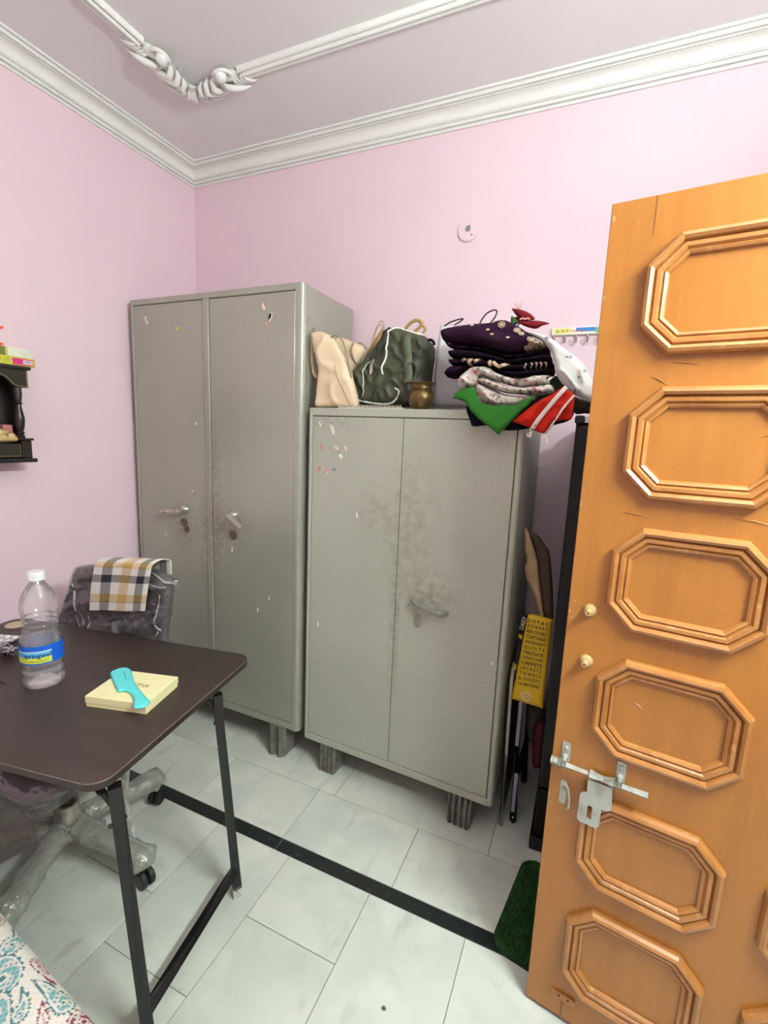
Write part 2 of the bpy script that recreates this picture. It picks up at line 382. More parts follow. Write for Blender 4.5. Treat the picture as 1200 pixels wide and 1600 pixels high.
mat('carton_yellow', (206, 198, 60), 0.5, n=[(40, (170, 176, 70), .5, .6, .6)]); mat('carton_white', (226, 232, 212), 0.5, n=[(40, (190, 214, 190), .5, .65, .5)]); mat('carton_pink', (214, 40, 134), 0.5); mat('carton_olive', (110, 112, 44), 0.6)
mat('gold_cloth', (206, 180, 124), 0.5, n=[(60, (120, 84, 44), .5, .6, .8), (40, (232, 220, 150), .55, .65, .8)], bump=(80, .6, .004))
mat('pink_box', (186, 116, 116), 0.6); mat('copper', (196, 120, 70), 0.35, 0.8); mat('petal_orange', (238, 88, 44), 0.6)
mat('tote_beige', (226, 204, 172), 0.5, n=[(4, (216, 190, 156), .4, .7, .6)], bump=(240, .12, .0006)); mat('tote_strap', (206, 182, 150), 0.5)
mat('tote_edge', (150, 138, 120), 0.5)
mat('kraft', (186, 152, 92), 0.7, n=[(10, (168, 134, 78), .4, .7, .6)]); mat('kraft_light', (206, 176, 118), 0.65)
mat('bag_olive', (58, 62, 42), 0.6, n=[(6, (46, 50, 33), .4, .68, .7), (220, (78, 86, 64), .55, .7, .4)], bump=(160, .2, .001)); mat('bag_web', (84, 92, 70), 0.7, bump=(260, .3, .001)); mat('bag_zip', (40, 42, 40), 0.6, bump=(220, .5, .001))
mat('piping_white', (236, 236, 224), 0.5); mat('grommet', (206, 206, 200), 0.3, 0.8)
mat('brass_old', (116, 94, 56), 0.34, 0.7, n=[(12, (80, 62, 36), .4, .65, .7), (70, (170, 132, 72), .58, .7, .5)])
mat('paper_white', (232, 230, 224), 0.7); mat('wire_white', (226, 218, 196), 0.5)
mat('paper_bag_white', (226, 226, 228), 0.6, n=[(5, (210, 208, 208), .4, .7, .6)]); mat('cord_dark', (44, 40, 42), 0.7)
mat('purple_cloth', (44, 20, 42), 0.9, n=[(14, (30, 12, 30), .4, .65, .7)], bump=(300, .2, .001), spec=.12); mat('dark_purple_cloth', (34, 16, 36), 0.9, n=[(14, (24, 10, 26), .4, .65, .7)], bump=(300, .2, .001), spec=.12)
mat('embroidery', (186, 160, 136), 0.7); mat('lace_beige', (214, 186, 156), 0.7)
mat('print', (255, 255, 255), 0.75, attr=True, bump=(300, .12, .0008))
mat('green_cloth', (56, 124, 48), 0.85, spec=.15, n=[(10, (44, 112, 38), .4, .65, .7)], bump=(360, .2, .001)); mat('dark_green_cloth', (44, 60, 28), 0.8)
mat('red_cloth', (196, 40, 26), 0.85, spec=.15, n=[(10, (184, 34, 22), .4, .65, .7)], bump=(360, .2, .001)); mat('tape_white', (232, 224, 216), 0.7)
mat('black_cloth', (12, 13, 18), 0.9, spec=.1, bump=(300, .2, .001)); mat('brown_cloth', (62, 50, 34), 0.85, bump=(100, .3, .002))
mat('flower_red', (112, 12, 22), 0.7, spec=.2, n=[(30, (88, 8, 16), .45, .65, .7)]); mat('flower_leaf', (40, 92, 34), 0.6); mat('stamen', (226, 150, 140), 0.6)
mat('hook_white', (238, 234, 214), 0.4); mat('hook_blue', (56, 130, 200), 0.4); mat('hook_yellow', (238, 232, 140), 0.4); mat('hook_green', (104, 176, 150), 0.4); mat('hook_steel', (186, 178, 176), 0.3, 0.8)
mat('plate_pink', (240, 214, 222), 0.55); mat('socket_grey', (150, 146, 150), 0.4, 0.5)
mat('turf_base', (22, 52, 20), 0.9); mat('turf', (58, 122, 48), 0.85, n=[(20, (36, 88, 30), .4, .65, .8), (200, (64, 118, 52), .55, .7, .5)])
mat('black_gloss', (16, 15, 17), 0.45, spec=.3, n=[(3, (22, 20, 22), .4, .7, .6)]); mat('board_edge', (196, 194, 180), 0.5); mat('lilac', (164, 152, 178), 0.5)
mat('bag_yellow', (232, 190, 26), 0.55, n=[(8, (220, 172, 20), .4, .7, .6)]); mat('bag_black', (24, 24, 30), 0.5); mat('paper_tan', (172, 144, 108), 0.7, n=[(16, (140, 112, 80), .4, .65, .7)]); mat('paper_brown', (58, 38, 24), 0.7)
mat('dark_red_cloth', (90, 22, 34), 0.8); mat('grey_cloth', (96, 90, 90), 0.8)
mat('mattress_white', (220, 216, 208), 0.8); mat('bed_wood', (92, 58, 34), 0.5)
mat('tube_glow', (250, 252, 255), 0.5, emit=((238, 255, 248), TUBE_STRENGTH)); mat('fixture_white', (236, 236, 234), 0.4)
mat('frame_wood', (150, 92, 44), 0.45); mat('hall_wall', (214, 206, 200), 0.8); mat('crumb', (96, 88, 60), 0.8)

# ------------------------------------------------------------------ the room
RW, RL, RH = 2.78, 3.30, 2.71        # inner width (x), length (-y), height
DY0, DY1, DZ = -1.86, -1.05, 1.94    # doorway in the right wall
def wall(name, boxes, m='wall_paint'):
    bm = NB()
    for b in boxes: add_box(bm, *b)
    return obj(name, bm, m, kind='structure')
wall('wall_back', [(-0.12, RW+0.12, 0, 0.12, 0, RH+.1)])
wall('wall_left', [(-0.12, 0, -RL, 0, 0, RH+.1)])
wall('wall_front', [(-0.12, RW+0.12, -RL-0.12, -RL, 0, RH+.1)])
wall('wall_right', [(RW, RW+.12, DY1, 0, 0, RH+.1), (RW, RW+.12, -RL, DY0, 0, RH+.1), (RW, RW+.12, DY0, DY1, DZ, RH+.1)])
wall('ceiling', [(-0.12, RW+0.12, -RL-0.12, 0.12, RH, RH+.1)], 'ceiling_paint')
wall('wall_hall', [(RW+1.3, RW+1.4, -RL-.4, .4, 0, 2.8)], 'hall_wall')
bm = NB(); add_box(bm, RW-.005, RW+.125, DY0, DY0+.03, 0, DZ); add_box(bm, RW-.005, RW+.125, DY1-.03, DY1, 0, DZ); add_box(bm, RW-.005, RW+.125, DY0, DY1, DZ-.03, DZ)
obj('trim_8', bm, 'frame_wood', kind='structure')

# floor: grout bed, marble tiles and black granite strip laid one by one
fl = box_obj('floor', (-.12, RW+1.4, -RL-.12, .12, -0.06, -0.0022), 'grout', kind='structure')
def tile(x0, x1, y0, y1, m='marble', name='floor_tile', g=0.0011):
    bm = NB(); cx, cy = (x0+x1)/2, (y0+y1)/2
    add_box(bm, x0-cx+g, x1-cx-g, y0-cy+g, y1-cy-g, -.012, random.uniform(-.0004, 0), bev=.0009)
    o = obj(name, bm, m, fl); o.location = (cx, cy, 0)
YS1, YS2 = -.7779, -.8273
cols = [0, .275, .58, .884, 1.191, 1.494, 1.801, 2.106, 2.411, RW]
first = [-1.18, -1.42, -1.12, -1.277, -1.05, -1.47, -1.20, -1.40, -1.10]
for i in range(9):
    ys = [YS2, first[i]]
    while ys[-1] > -RL: ys.append(max(-RL, ys[-1]-.61))
    for a, b in zip(ys, ys[1:]):
        if a-b > .01: tile(cols[i], cols[i+1], b, a)
xr = [0, .275, .70, 1.123, 1.549, 1.975, 2.40, RW]
for a, b in zip(xr, xr[1:]): tile(a, b, YS1, -.5236)
xr = [0, .58, 1.192, 1.805, 2.41, RW]
for a, b in zip(xr, xr[1:]):
    tile(a, b, -.5236, -.22); tile(a, b, -.22, 0)
for a, b in ((0, 1.1295), (1.1295, 2.05), (2.05, RW)): tile(a, b, YS2, YS1, 'black_granite', 'border_strip')
tile(RW, RW+1.3, -RL, .1)

# plaster cornice, one length for each wall
def cornice_profile():
    A = np.array((.088, RH+.001)); B = np.array((-.001, 2.632)); d = B-A; L = np.linalg.norm(d); nrm = np.array((.66, -.75)); o = []
    def bead(t0, t1, hh):
        for k in range(7): s = k/6; o.append((t0+(t1-t0)*s, hh*math.sin(PI*s)**.6 - .0055))
    bead(0, .11, .011); bead(.125, .245, .012); bead(.26, .31, .007)
    for k in range(11): s = k/10; o.append((.32+.36*s, -.010*math.sin(PI*s)-.002))
    bead(.69, .735, .007); bead(.75, .87, .012); bead(.885, 1.0, .011)
    return [tuple(A + d*t + nrm*h) for t, h in o]
CP = cornice_profile()
def cornice(n, f):
    bm = NB(); A = [bm.verts.new(f(0, d, z)) for d, z in CP]; B = [bm.verts.new(f(1, d, z)) for d, z in CP]
    for i in range(len(CP)-1): bm.faces.new((A[i], A[i+1], B[i+1], B[i]))
    obj('trim_%d' % n, bm, 'plaster', kind='structure', smooth=.6)
cornice(1, lambda t, d, z: (d if t == 0 else RW-d, -d, z))
cornice(2, lambda t, d, z: (d, -d if t == 0 else -RL+d, z))
cornice(3, lambda t, d, z: (RW-d, -d if t == 0 else -RL+d, z))
cornice(4, lambda t, d, z: (d if t == 0 else RW-d, -RL+d, z))

# ceiling frame moulding with a scrolled corner ornament
IN = .455
mp = [(-.028, 0), (-.028, .008), (-.024, .014), (-.017, .017), (-.010, .015), (-.007, .007), (-.0055, .007), (-.004, .016), (.001, .021), (.006, .020), (.010, .015), (.0115, .007), (.013, .007), (.015, .014), (.020, .017), (.025, .014), (.027, .008), (.027, 0)]
tm = thing('trim_5', None, None, (IN, -IN, RH)); tm['kind'] = 'structure'
def mould_len(p, q, nx, ny, name='moulding'):
    bm = NB(); A = [bm.verts.new((p[0]+nx*o, p[1]+ny*o, RH-h)) for o, h in mp]; B = [bm.verts.new((q[0]+nx*o, q[1]+ny*o, RH-h)) for o, h in mp]
    for i in range(len(mp)-1): bm.faces.new((A[i], A[i+1], B[i+1], B[i]))
    bm.faces.new(A); bm.faces.new(B[::-1]); obj(name, bm, 'plaster', tm, world=True, smooth=.5)
E0 = .235
mould_len((IN+E0, -IN), (RW-IN-E0, -IN), 0, -1); mould_len((IN, -IN-E0), (IN, -RL+IN+E0), 1, 0)
mould_len((RW-IN, -IN-E0), (RW-IN, -RL+IN+E0), -1, 0); mould_len((IN+E0, -RL+IN), (RW-IN-E0, -RL+IN), 0, 1)
def ornament(cx, cy, sx, sy):
    for arm in (0, 1):
        def W(s, o, h):
            a, b = (s, o) if arm == 0 else (o, s)
            return (cx + sx*a, cy + sy*b, RH - h)
        fl_ = ((0,0,1), .7)
        bm = NB()                             # low stem of the acanthus from the moulding to the corner
        add_tube(bm, [W(.250,.002,.006), W(.215,.006,.008), W(.18,.012,.010), W(.145,.010,.010), W(.11,.006,.012), W(.07,.0,.012), W(.03,-.004,.012), W(0,-.006,.010)], [.018,.021,.020,.017,.018,.017,.017,.014], 12, flat=fl_)
        obj('stem', bm, 'plaster', tm, world=True, smooth=1.2)
        for k in range(4):                    # flutes
            s0 = .252-.0155*k; bm = NB(); add_tube(bm, [W(s0-.012, .010, .014), W(s0-.004, -.008, .020), W(s0+.004, -.026, .016), W(s0+.010, -.040, .009), W(s0+.013, -.048, .003)], [.003,.0058,.0058,.0052,.003], 8); obj('flute', bm, 'plaster', tm, world=True, smooth=1.2)
        bm = NB(); add_ball(bm, W(.180,.044,.030), .021, (1,1,.95), 16)            # curled knob
        obj('scroll_knob', bm, 'plaster', tm, world=True, smooth=1.2)
        bm = NB(); sp = [W(.176 + .033*math.cos(t)*(1-.06*t), .036 + .030*math.sin(t)*(1-.06*t), .018+.010*math.sin(t*.5)) for t in np.linspace(-1.6, 4.2, 22)]
        add_tube(bm, sp, list(np.linspace(.0085,.004,22)), 8); obj('scroll', bm, 'plaster', tm, world=True, smooth=1.2)
        for (pts, rs) in (([W(.158,.020,.030), W(.172,.004,.038), W(.192,-.018,.034), W(.214,-.044,.020), W(.230,-.064,.005)], [.006,.010,.011,.008,.002]),
                          ([W(.142,.018,.022), W(.152,-.006,.030), W(.172,-.028,.024), W(.196,-.050,.012), W(.208,-.062,.004)], [.005,.008,.008,.006,.002]),
                          ([W(.150,.040,.014), W(.132,.034,.030), W(.122,.016,.042), W(.124,-.004,.036), W(.138,-.024,.026), W(.160,-.044,.012), W(.172,-.054,.004)], [.004,.009,.012,.010,.009,.007,.002]),
                          ([W(.112,.036,.012), W(.096,.030,.030), W(.086,.012,.042), W(.088,-.008,.036), W(.102,-.028,.026), W(.128,-.046,.014), W(.144,-.056,.004)], [.004,.009,.012,.010,.009,.007,.002]),
                          ([W(.076,.028,.012), W(.060,.022,.030), W(.052,.006,.040), W(.056,-.012,.034)], [.004,.009,.010,.005]),
                          ([W(.070,-.030,.024), W(.090,-.044,.018), W(.112,-.058,.010), W(.122,-.064,.004)], [.004,.007,.006,.002]),
                          ([W(.044,-.036,.026), W(.060,-.052,.020), W(.084,-.066,.011), W(.100,-.072,.004)], [.004,.007,.006,.002]),
                          ([W(.016,-.026,.028), W(.026,-.046,.022), W(.044,-.066,.012), W(.058,-.076,.004)], [.004,.007,.006,.002])):
            bm = NB(); add_tube(bm, pts, rs, 10); obj('leaf', bm, 'plaster', tm, world=True, smooth=1.2)
        bm = NB(); sp = []; T = 4.2*PI*.75
        for t in np.linspace(0, T, 26): r_ = .024*(1-t/T*.8); sp.append(W(.036 + r_*math.cos(t+2.2), -.014 + r_*math.sin(t+2.2), .024+.012*(t/T)))
        add_tube(bm, sp, list(np.linspace(.0055,.0035,26)), 8); obj('volute', bm, 'plaster', tm, world=True, smooth=1.2)
    def Wd(a, h, k=0.0): return (cx + sx*(a+k), cy + sy*(a-k), RH - h)
    for k, ln in ((0, .050), (.010, .040), (-.010, .040)):
        bm = NB(); add_tube(bm, [Wd(.03,.020,k*.3), Wd(.008,.036,k*.6), Wd(-.014,.028,k), Wd(-ln*.7,.014,k*1.4), Wd(-ln,.004,k*1.7)], [.008,.010,.008,.005,.0015], 9); obj('corner_leaf', bm, 'plaster', tm, world=True, smooth=1.2)
ornament(IN, -IN, 1, -1)

# ------------------------------------------------------------------ the open door
DA = -.1532; DO = (1.9801, -.9058, 0)
door = thing('door_1', 'open orange varnished wooden door with rows of octagonal panel mouldings', 'door', DO, DA); door['kind'] = 'structure'
DWID, DTOP, DBOT = .765, 1.893, .012
bm = NB(); add_prism(bm, [(.0775,.036),(.0775,0)]+[(.002-.002*math.sin(t), .002-.002*math.cos(t)) for t in np.linspace(0, PI/2, 4)]+[(0,.036)], DBOT, DTOP); obj('stile', bm, 'door_varnish', door)
box_obj('stile', (DWID-.0775, DWID, 0, .036, DBOT, DTOP), 'door_varnish', door)
box_obj('door_leaf', (.0775, DWID-.0775, 0, .036, DBOT, DTOP), 'door_varnish', door)
box_obj('door_joint', (.0775, .0783, -.0004, .001, 1.822, DTOP-.0005), 'seam_dark', door)
PROF = [(a*1.16, b*1.3) for a, b in [(0,0),(0,.007),(.003,.0125),(.008,.0145),(.0125,.012),(.0145,.006),(.0175,.0095),(.023,.0095),(.0265,.005),(.029,.0075),(.033,.0055),(.035,0)]]
def octagon(x0, x1, z0, z1, c, o):
    k = o*(2-math.sqrt(2)); x0 += o; x1 -= o; z0 += o; z1 -= o; c = c-k
    return [(x0+c,z0),(x1-c,z0),(x1,z0+c),(x1,z1-c),(x1-c,z1),(x0+c,z1),(x0,z1-c),(x0,z0+c)]
for x0 in (.074, .412):
    for (z0, z1) in ((1.603,1.818),(1.324,1.543),(1.046,1.266),(.757,.982),(.420,.645),(.111,.357)):
        bm = NB(); rings = [[bm.verts.new((x, -h, z)) for x, z in octagon(x0, x0+.276, z0, z1, .052, o)] for o, h in PROF]
        for A, B in zip(rings, rings[1:]):
            for i in range(8): bm.faces.new((A[i], A[(i+1)%8], B[(i+1)%8], B[i]))
        obj('panel_moulding', bm, 'mould_varnish', door)
for (x, z) in ((.045, 1.071), (.049, .954)):
    bm = NB(); add_lathe(bm, [(.0115,0),(.0115,.003),(.0095,.006),(.0085,.009),(.006,.010),(.005,.019),(.0045,.021),(.002,.021),(.0018,.017)], seg=18)
    bmesh.ops.transform(bm, matrix=Matrix.Translation((x, 0, z)) @ XZ @ Matrix.Scale(1.25, 4), verts=bm.verts); obj('door_stud', bm, 'knob_tan', door, smooth=.6)
for (x, z, a, b, rt) in ((.006,1.865,.003,.006,0),(.004,1.72,.002,.004,0),(.003,1.30,.002,.005,0),(.004,1.06,.002,.005,.2),(.012,1.085,.003,.002,.3),(.009,1.045,.004,.002,.5),(.003,.60,.002,.004,0),(.010,.58,.003,.003,0),(.030,.545,.003,.003,0),(.045,.56,.003,.002,0),(.004,.33,.002,.004,0)): flake('paint_chip', x, z, a, b, rt, 'knob_tan', door)
for (x, z, ln, rt) in ((.16,1.585,.05,-.12),(.12,1.555,.035,-.5),(.30,1.30,.06,-.1),(.11,1.29,.05,-.1),(.16,.885,.022,-.5),(.30,1.455,.02,.2)):
    bm = NB(); add_tube(bm, [(x-ln/2*math.cos(rt), 0, z-ln/2*math.sin(rt)), (x, -.0004, z+.002), (x+ln/2*math.cos(rt), 0, z+ln/2*math.sin(rt))], [.0006,.0016,.0006], 6); obj('paint_run', bm, 'mould_varnish', door, smooth=1)
# sliding bolt
bm = NB(); ZR = .703; add_tube(bm, [(.003,-.020,ZR),(.200,-.020,ZR)], .0072, 14)
for x in (.005,.014,.022,.168,.196): add_tube(bm, [(x-.0025,-.020,ZR),(x+.0025,-.020,ZR)], .0105 if x < .1 else .0080, 14)
bolt = obj('door_bolt', bm, 'chrome', door, smooth=.6)
for x in (.030, .145):
    bm = NB(); add_prism(bm, rounded(x-.009, x+.009, ZR-.004, ZR+.044, .004, 3), 0, .0022, XZ)
    add_tube(bm, [(x, -.002, ZR+.012), (x, -.012, ZR+.009), (x, -.024, ZR+.007)], .005, 8)
    for t in (-.006, .003): add_tube(bm, [(x+t-.0028, -.020, ZR), (x+t+.0028, -.020, ZR)], .0125, 16)
    add_ball(bm, (x, -.003, ZR+.030), .0055, (1,.6,1), 10); obj('bolt_bracket', bm, 'dull_steel', bolt, smooth=.6)
bm = NB(); add_tube(bm, [(.086,-.020,ZR),(.135,-.020,ZR)], .0115, 16); obj('bolt_sleeve', bm, 'dull_steel', bolt, smooth=.6)
bm = NB()
op = [(.084,.693),(.134,.693),(.137,.640),(.128,.633),(.118,.633),(.117,.590),(.112,.582),(.076,.582),(.071,.590),(.072,.650),(.077,.657),(.085,.660)]
sl = [(.090,.598),(.100,.598),(.100,.630),(.090,.630)]
V = [Vector(p) for p in op+sl]; n0 = len(op)
r = delaunay_2d_cdt(V, [(i,(i+1)%n0) for i in range(n0)]+[(n0+i,n0+(i+1)%4) for i in range(4)], [list(range(n0))], 1, 1e-7)
for side, yy in ((0,-.0250),(1,-.0225)):
    vv = [bm.verts.new((p.x, yy, p.y)) for p in r[0]]
    for f in r[2]:
        cxy = sum((r[0][i] for i in f), Vector((0,0)))/3
        if .090 < cxy.x < .100 and .598 < cxy.y < .630: continue
        bm.faces.new([vv[i] for i in (f if side == 0 else f[::-1])])
for loop in (op, sl):
    for i in range(len(loop)):
        a, b = loop[i], loop[(i+1)%len(loop)]; bm.faces.new([bm.verts.new(q) for q in ((a[0],-.025,a[1]),(b[0],-.025,b[1]),(b[0],-.0225,b[1]),(a[0],-.0225,a[1]))])
obj('hasp_plate', bm, 'dull_steel', bolt)
bm = NB(); add_prism(bm, rounded(.026,.040,.590,.650,.004,3), 0, .002, XZ); add_tube(bm, [(.034,-.002,.647),(.044,-.010,.640),(.050,-.016,.620),(.050,-.014,.596),(.046,-.004,.584),(.044,0,.580)], .003, 8); add_ball(bm, (.034,-.003,.628), .0055, (1,.6,1), 10)
obj('staple', bm, 'dull_steel', door, smooth=.6)
Mp = Matrix.Translation((.086, 0, .073)) @ Matrix.Rotation(-.04, 4, 'Y'); bm = NB(); add_box(bm, -.028,.028,-.0025,0,-.009,.010, bev=.0008, M=Mp)
add_box(bm, -.028,.028,-.006,-.0025,.007,.010, M=Mp); pl_ = obj('repair_plate', bm, 'mould_varnish', door)
for x in (-.010,.012):
    bm = NB(); add_lathe(bm, [(0,.0026),(.003,.0027),(.0032,.0026)], seg=10); bmesh.ops.transform(bm, matrix=Mp @ Matrix.Translation((x,0,0)) @ XZ, verts=bm.verts); obj('screw_hole', bm, 'seam_dark', pl_)
box_obj('door_crack', (.0845,.0858,-.0006,.001,.013,.064), 'seam_dark', door)
for z in (.25, 1.0, 1.65):
    bm = NB(); add_tube(bm, [(DWID+.004,-.006,z-.05),(DWID+.004,-.006,z+.05)], .006, 10); obj('hinge', bm, 'dull_steel', door, smooth=.6)

# ------------------------------------------------------------------ steel cabinets
def lever(bm, base, d, ln):
    """dome with a grooved lever bar; base on the door face (y=0), d = unit direction in xz"""
    x, z = base; dx, dz = d
    M = Matrix.Translation((x,0,z)) @ XZ
    add_lathe(bm, [(.022,0),(.022,.004),(.019,.012),(.013,.020),(.006,.025),(0,.026)], seg=20, M=M)
    ang = math.atan2(dz, dx); Mb = Matrix.Translation((x,-.034,z)) @ Matrix.Rotation(-ang, 4, 'Y')
    add_box(bm, -.008, ln, -.006, .008, -.009, .009, bev=.003, seg=2, M=Mb); add_box(bm, .03, ln+.004, -.0085, -.006, -.0035, .0035, bev=.001, M=Mb)
    add_tube(bm, [(x,-.02,z),(x,-.034,z)], .008, 10)
def cab_foot(root, x0, x1, y0, y1, z1, ribs):
    bm = NB(); add_box(bm, x0, x1, y0, y1, 0, z1, bev=.004)
    n = ribs; wd = (x1-x0)/n
    for k in range(n): add_tube(bm, [(x0+wd*(k+.5), y0+.001, .003), (x0+wd*(k+.5), y0+.001, z1)], wd*.40, 8)
    obj('foot', bm, 'foot_paint', root, smooth=.7)
TW, TD, TH, TZ = .9178, .402, 1.98, .144
tall = thing('tall_steel_cabinet', 'tall grey steel cupboard with two lever handles in the corner', 'cabinet', (.0348, -.4295, 0))
bm = NB(); add_box(bm, 0, TW-.0006, .012, TD, TZ, TH-.0004, bev=.003)
add_box(bm, 0, .016, 0, .013, TZ, TH, bev=.003); add_box(bm, .014, TW-.03, 0, .013, TH-.025, TH, bev=.003); add_box(bm, .014, TW-.03, 0, .013, TZ, TZ+.032, bev=.003)
add_box(bm, .428, .458, -.003, .013, TZ+.03, TH-.024, bev=.002)
add_prism(bm, [(TW-.034,.013),(TW-.034,0)] + [(TW-.021+.021*math.sin(t), .021-.021*math.cos(t)) for t in np.linspace(0, PI/2, 9)] + [(TW,.04),(TW-.005,.04)], TZ, TH)
obj('body', bm, 'tall_paint', tall, smooth=.5)
box_obj('seam', (.012, TW-.03, .008, .0115, TZ+.028, TH-.02), 'seam_dark', tall)
dl = box_obj('cabinet_door', (.0185, .4265, .001, .010, TZ+.035, TH-.028), 'tall_paint', tall, bev=.0015)
dr = box_obj('cabinet_door', (.460, TW-.0365, .001, .010, TZ+.035, TH-.028), 'tall_paint', tall, bev=.0015)
bm = NB(); lever(bm, (.302, 1.062), (-.985, -.17), .115); obj('handle', bm, 'chrome_old', dl, smooth=.6)
bm = NB(); lever(bm, (.583, 1.066), (.83, -.56), .078); obj('handle', bm, 'chrome_old', dr, smooth=.6)
for (x, z, r_, pr) in ((.290, 1.003, .019, dl), (.306, .972, .016, dl), (.573, .976, .019, dr)):
    bm = NB(); add_lathe(bm, [(r_,0),(r_,.003),(r_*.8,.0045),(r_*.55,.004),(0,.004)], seg=18, M=Matrix.Translation((x,.001,z)) @ XZ); obj('lock_plate', bm, 'lock_brown', pr, smooth=.6)
for (x, z, a, b, rt, m, pr) in ((.098,1.888,.007,.022,.3,'sticker_cream',dl),(.106,1.872,.005,.014,-.3,'sticker_cream',dl),(.286,1.846,.008,.009,0,'sticker_yellow',dl),(.738,1.905,.009,.017,.1,'sticker_cream',dr),(.744,1.912,.005,.010,.4,'sticker_pink',dr),
                                (.768,1.862,.008,.022,-.3,'sticker_cream',dr),(.766,1.866,.006,.014,-.3,'sticker_pink',dr),(.752,1.838,.006,.013,.2,'sticker_pink',dr)):
    flake('sticker', x, z, a, b, rt, m, pr)
for (x, z, a, b) in ((.378,1.447,.006,.007),(.345,1.15,.004,.005),(.568,.912,.004,.014),(.175,.93,.005,.004),(.705,.662,.004,.011),(.765,.725,.003,.009)): flake('paint_chip', x, z, a, b, 0, 'chip_white', dl if x < .43 else dr)
for (x0, x1) in ((.045,.132),(.762,.8485)):
    for (y0, y1) in ((.004,.088),(.30,.39)): cab_foot(tall, x0, x1, y0, y1, TZ+.004, 2)

SW, SD, SH, SZ = .8136, .385, 1.524, .125
short = thing('short_steel_cabinet', 'shorter grey steel cupboard with bags and clothes heaped on top', 'cabinet', (.98, -.4214, 0), -.0415)
bm = NB(); add_box(bm, 0, SW, .012, SD, SZ, SH, bev=.004)
add_box(bm, 0, .016, 0, .013, SZ, SH, bev=.004); add_box(bm, SW-.019, SW, 0, .013, SZ, SH, bev=.005); add_box(bm, .012, SW-.015, 0, .013, SH-.030, SH, bev=.003); add_box(bm, .012, SW-.015, 0, .013, SZ, SZ+.030, bev=.003)
obj('body', bm, 'short_paint', short, smooth=.5)
box_obj('seam', (.012, SW-.015, .008, .0115, SZ+.026, SH-.026), 'seam_dark', short)
dl = box_obj('cabinet_door', (.0185, .3990, .001, .010, SZ+.033, SH-.0325), 'short_paint', short, bev=.0012)
dr = box_obj('cabinet_door', (.4015, SW-.0215, .001, .010, SZ+.033, SH-.0325), 'short_paint', short, bev=.0012)
bm = NB(); hp = [(.474,.001,.846),(.478,-.018,.844),(.492,-.030,.839),(.52,-.034,.832),(.56,-.034,.824),(.585,-.032,.8195),(.598,-.022,.818),(.602,.001,.817)]
add_tube(bm, hp, [.008,.009,.0095,.0105,.0105,.0095,.008,.008], 10); add_tube(bm, [(.494,-.040,.842),(.59,-.043,.8235)], .003, 6)
obj('handle', bm, 'silver_paint', dr, smooth=.7)
bm = NB(); add_lathe(bm, [(.019,0),(.019,.003),(.015,.005),(.008,.0045),(0,.0045)], seg=18); bmesh.ops.transform(bm, matrix=Matrix.Translation((.495,.001,.764)) @ Matrix.Diagonal((.8,1,1.25,1)) @ XZ, verts=bm.verts); obj('lock_plate', bm, 'silver_paint', dr, smooth=.6)
for (x, z, a, b, rt, m) in ((.052,1.462,.004,.014,.5,'sticker_cream'),(.105,1.452,.008,.012,.3,'sticker_cream'),(.112,1.437,.006,.014,.3,'chip_white'),(.062,1.377,.006,.015,.4,'sticker_pink'),(.066,1.374,.004,.012,.5,'sticker_cream'),(.130,1.372,.007,.015,.6,'sticker_cream'),
                            (.132,1.366,.007,.007,0,'sticker_pink'),(.139,1.361,.005,.006,0,'sticker_blue'),(.147,1.346,.008,.013,.5,'chip_white'),(.168,1.377,.006,.010,.3,'sticker_cream'),(.052,1.289,.009,.012,-.5,'sticker_pink'),(.056,1.293,.006,.008,-.5,'sticker_cream'),(.088,1.290,.010,.007,-.2,'sticker_pink'),(.090,1.281,.004,.008,0,'sticker_cream'),(.120,1.293,.0065,.0065,0,'sticker_blue')):
    flake('sticker', x, z, a, b, rt, m, dl)
for (x, z, a, b) in ((.227,1.128,.0045,.014),(.061,.657,.004,.011),(.775,.672,.004,.007),): flake('paint_chip', x, z, a, b, .15, 'chip_white', dl if x < .4 else dr)
for (x0, x1) in ((.077,.155),(.653,.741)):
    for (y0, y1) in ((.004,.085),(.29,.375)): cab_foot(short, x0, x1, y0, y1, SZ+.004, 4)

# ------------------------------------------------------------------ folding study table
TT = .1693; TO = (1.0448, -.8391, 0); HT = .70; TLx, TLy = .97, .609
table = thing('folding_table', 'dark brown folding study table with black steel legs', 'table', TO, TT)
def slab(x0, x1, y0, y1, z0, z1, r_, m, name, bev=.0):
    bm = NB(); add_prism(bm, rounded(x0, x1, y0, y1, r_, 8), z0, z1); return obj(name, bm, m, table, smooth=.5)
slab(-TLx, 0, -TLy, 0, HT-.0012, HT, .045, 'table_laminate', 'table_top')
slab(-TLx-.0006, .0006, -TLy-.0006, .0006, HT-.018, HT-.0012, .0456, 'edge_band', 'table_board')
bm = NB(); add_tube(bm, [(x, y, HT-.0012) for x, y in rounded(-TLx, 0, -TLy, 0, .045, 8)], .0013, 6, closed=True); obj('highlight_line', bm, 'edge_highlight', table, smooth=3.14)  # pale beige line painted in as the highlight on the top's bevelled edge
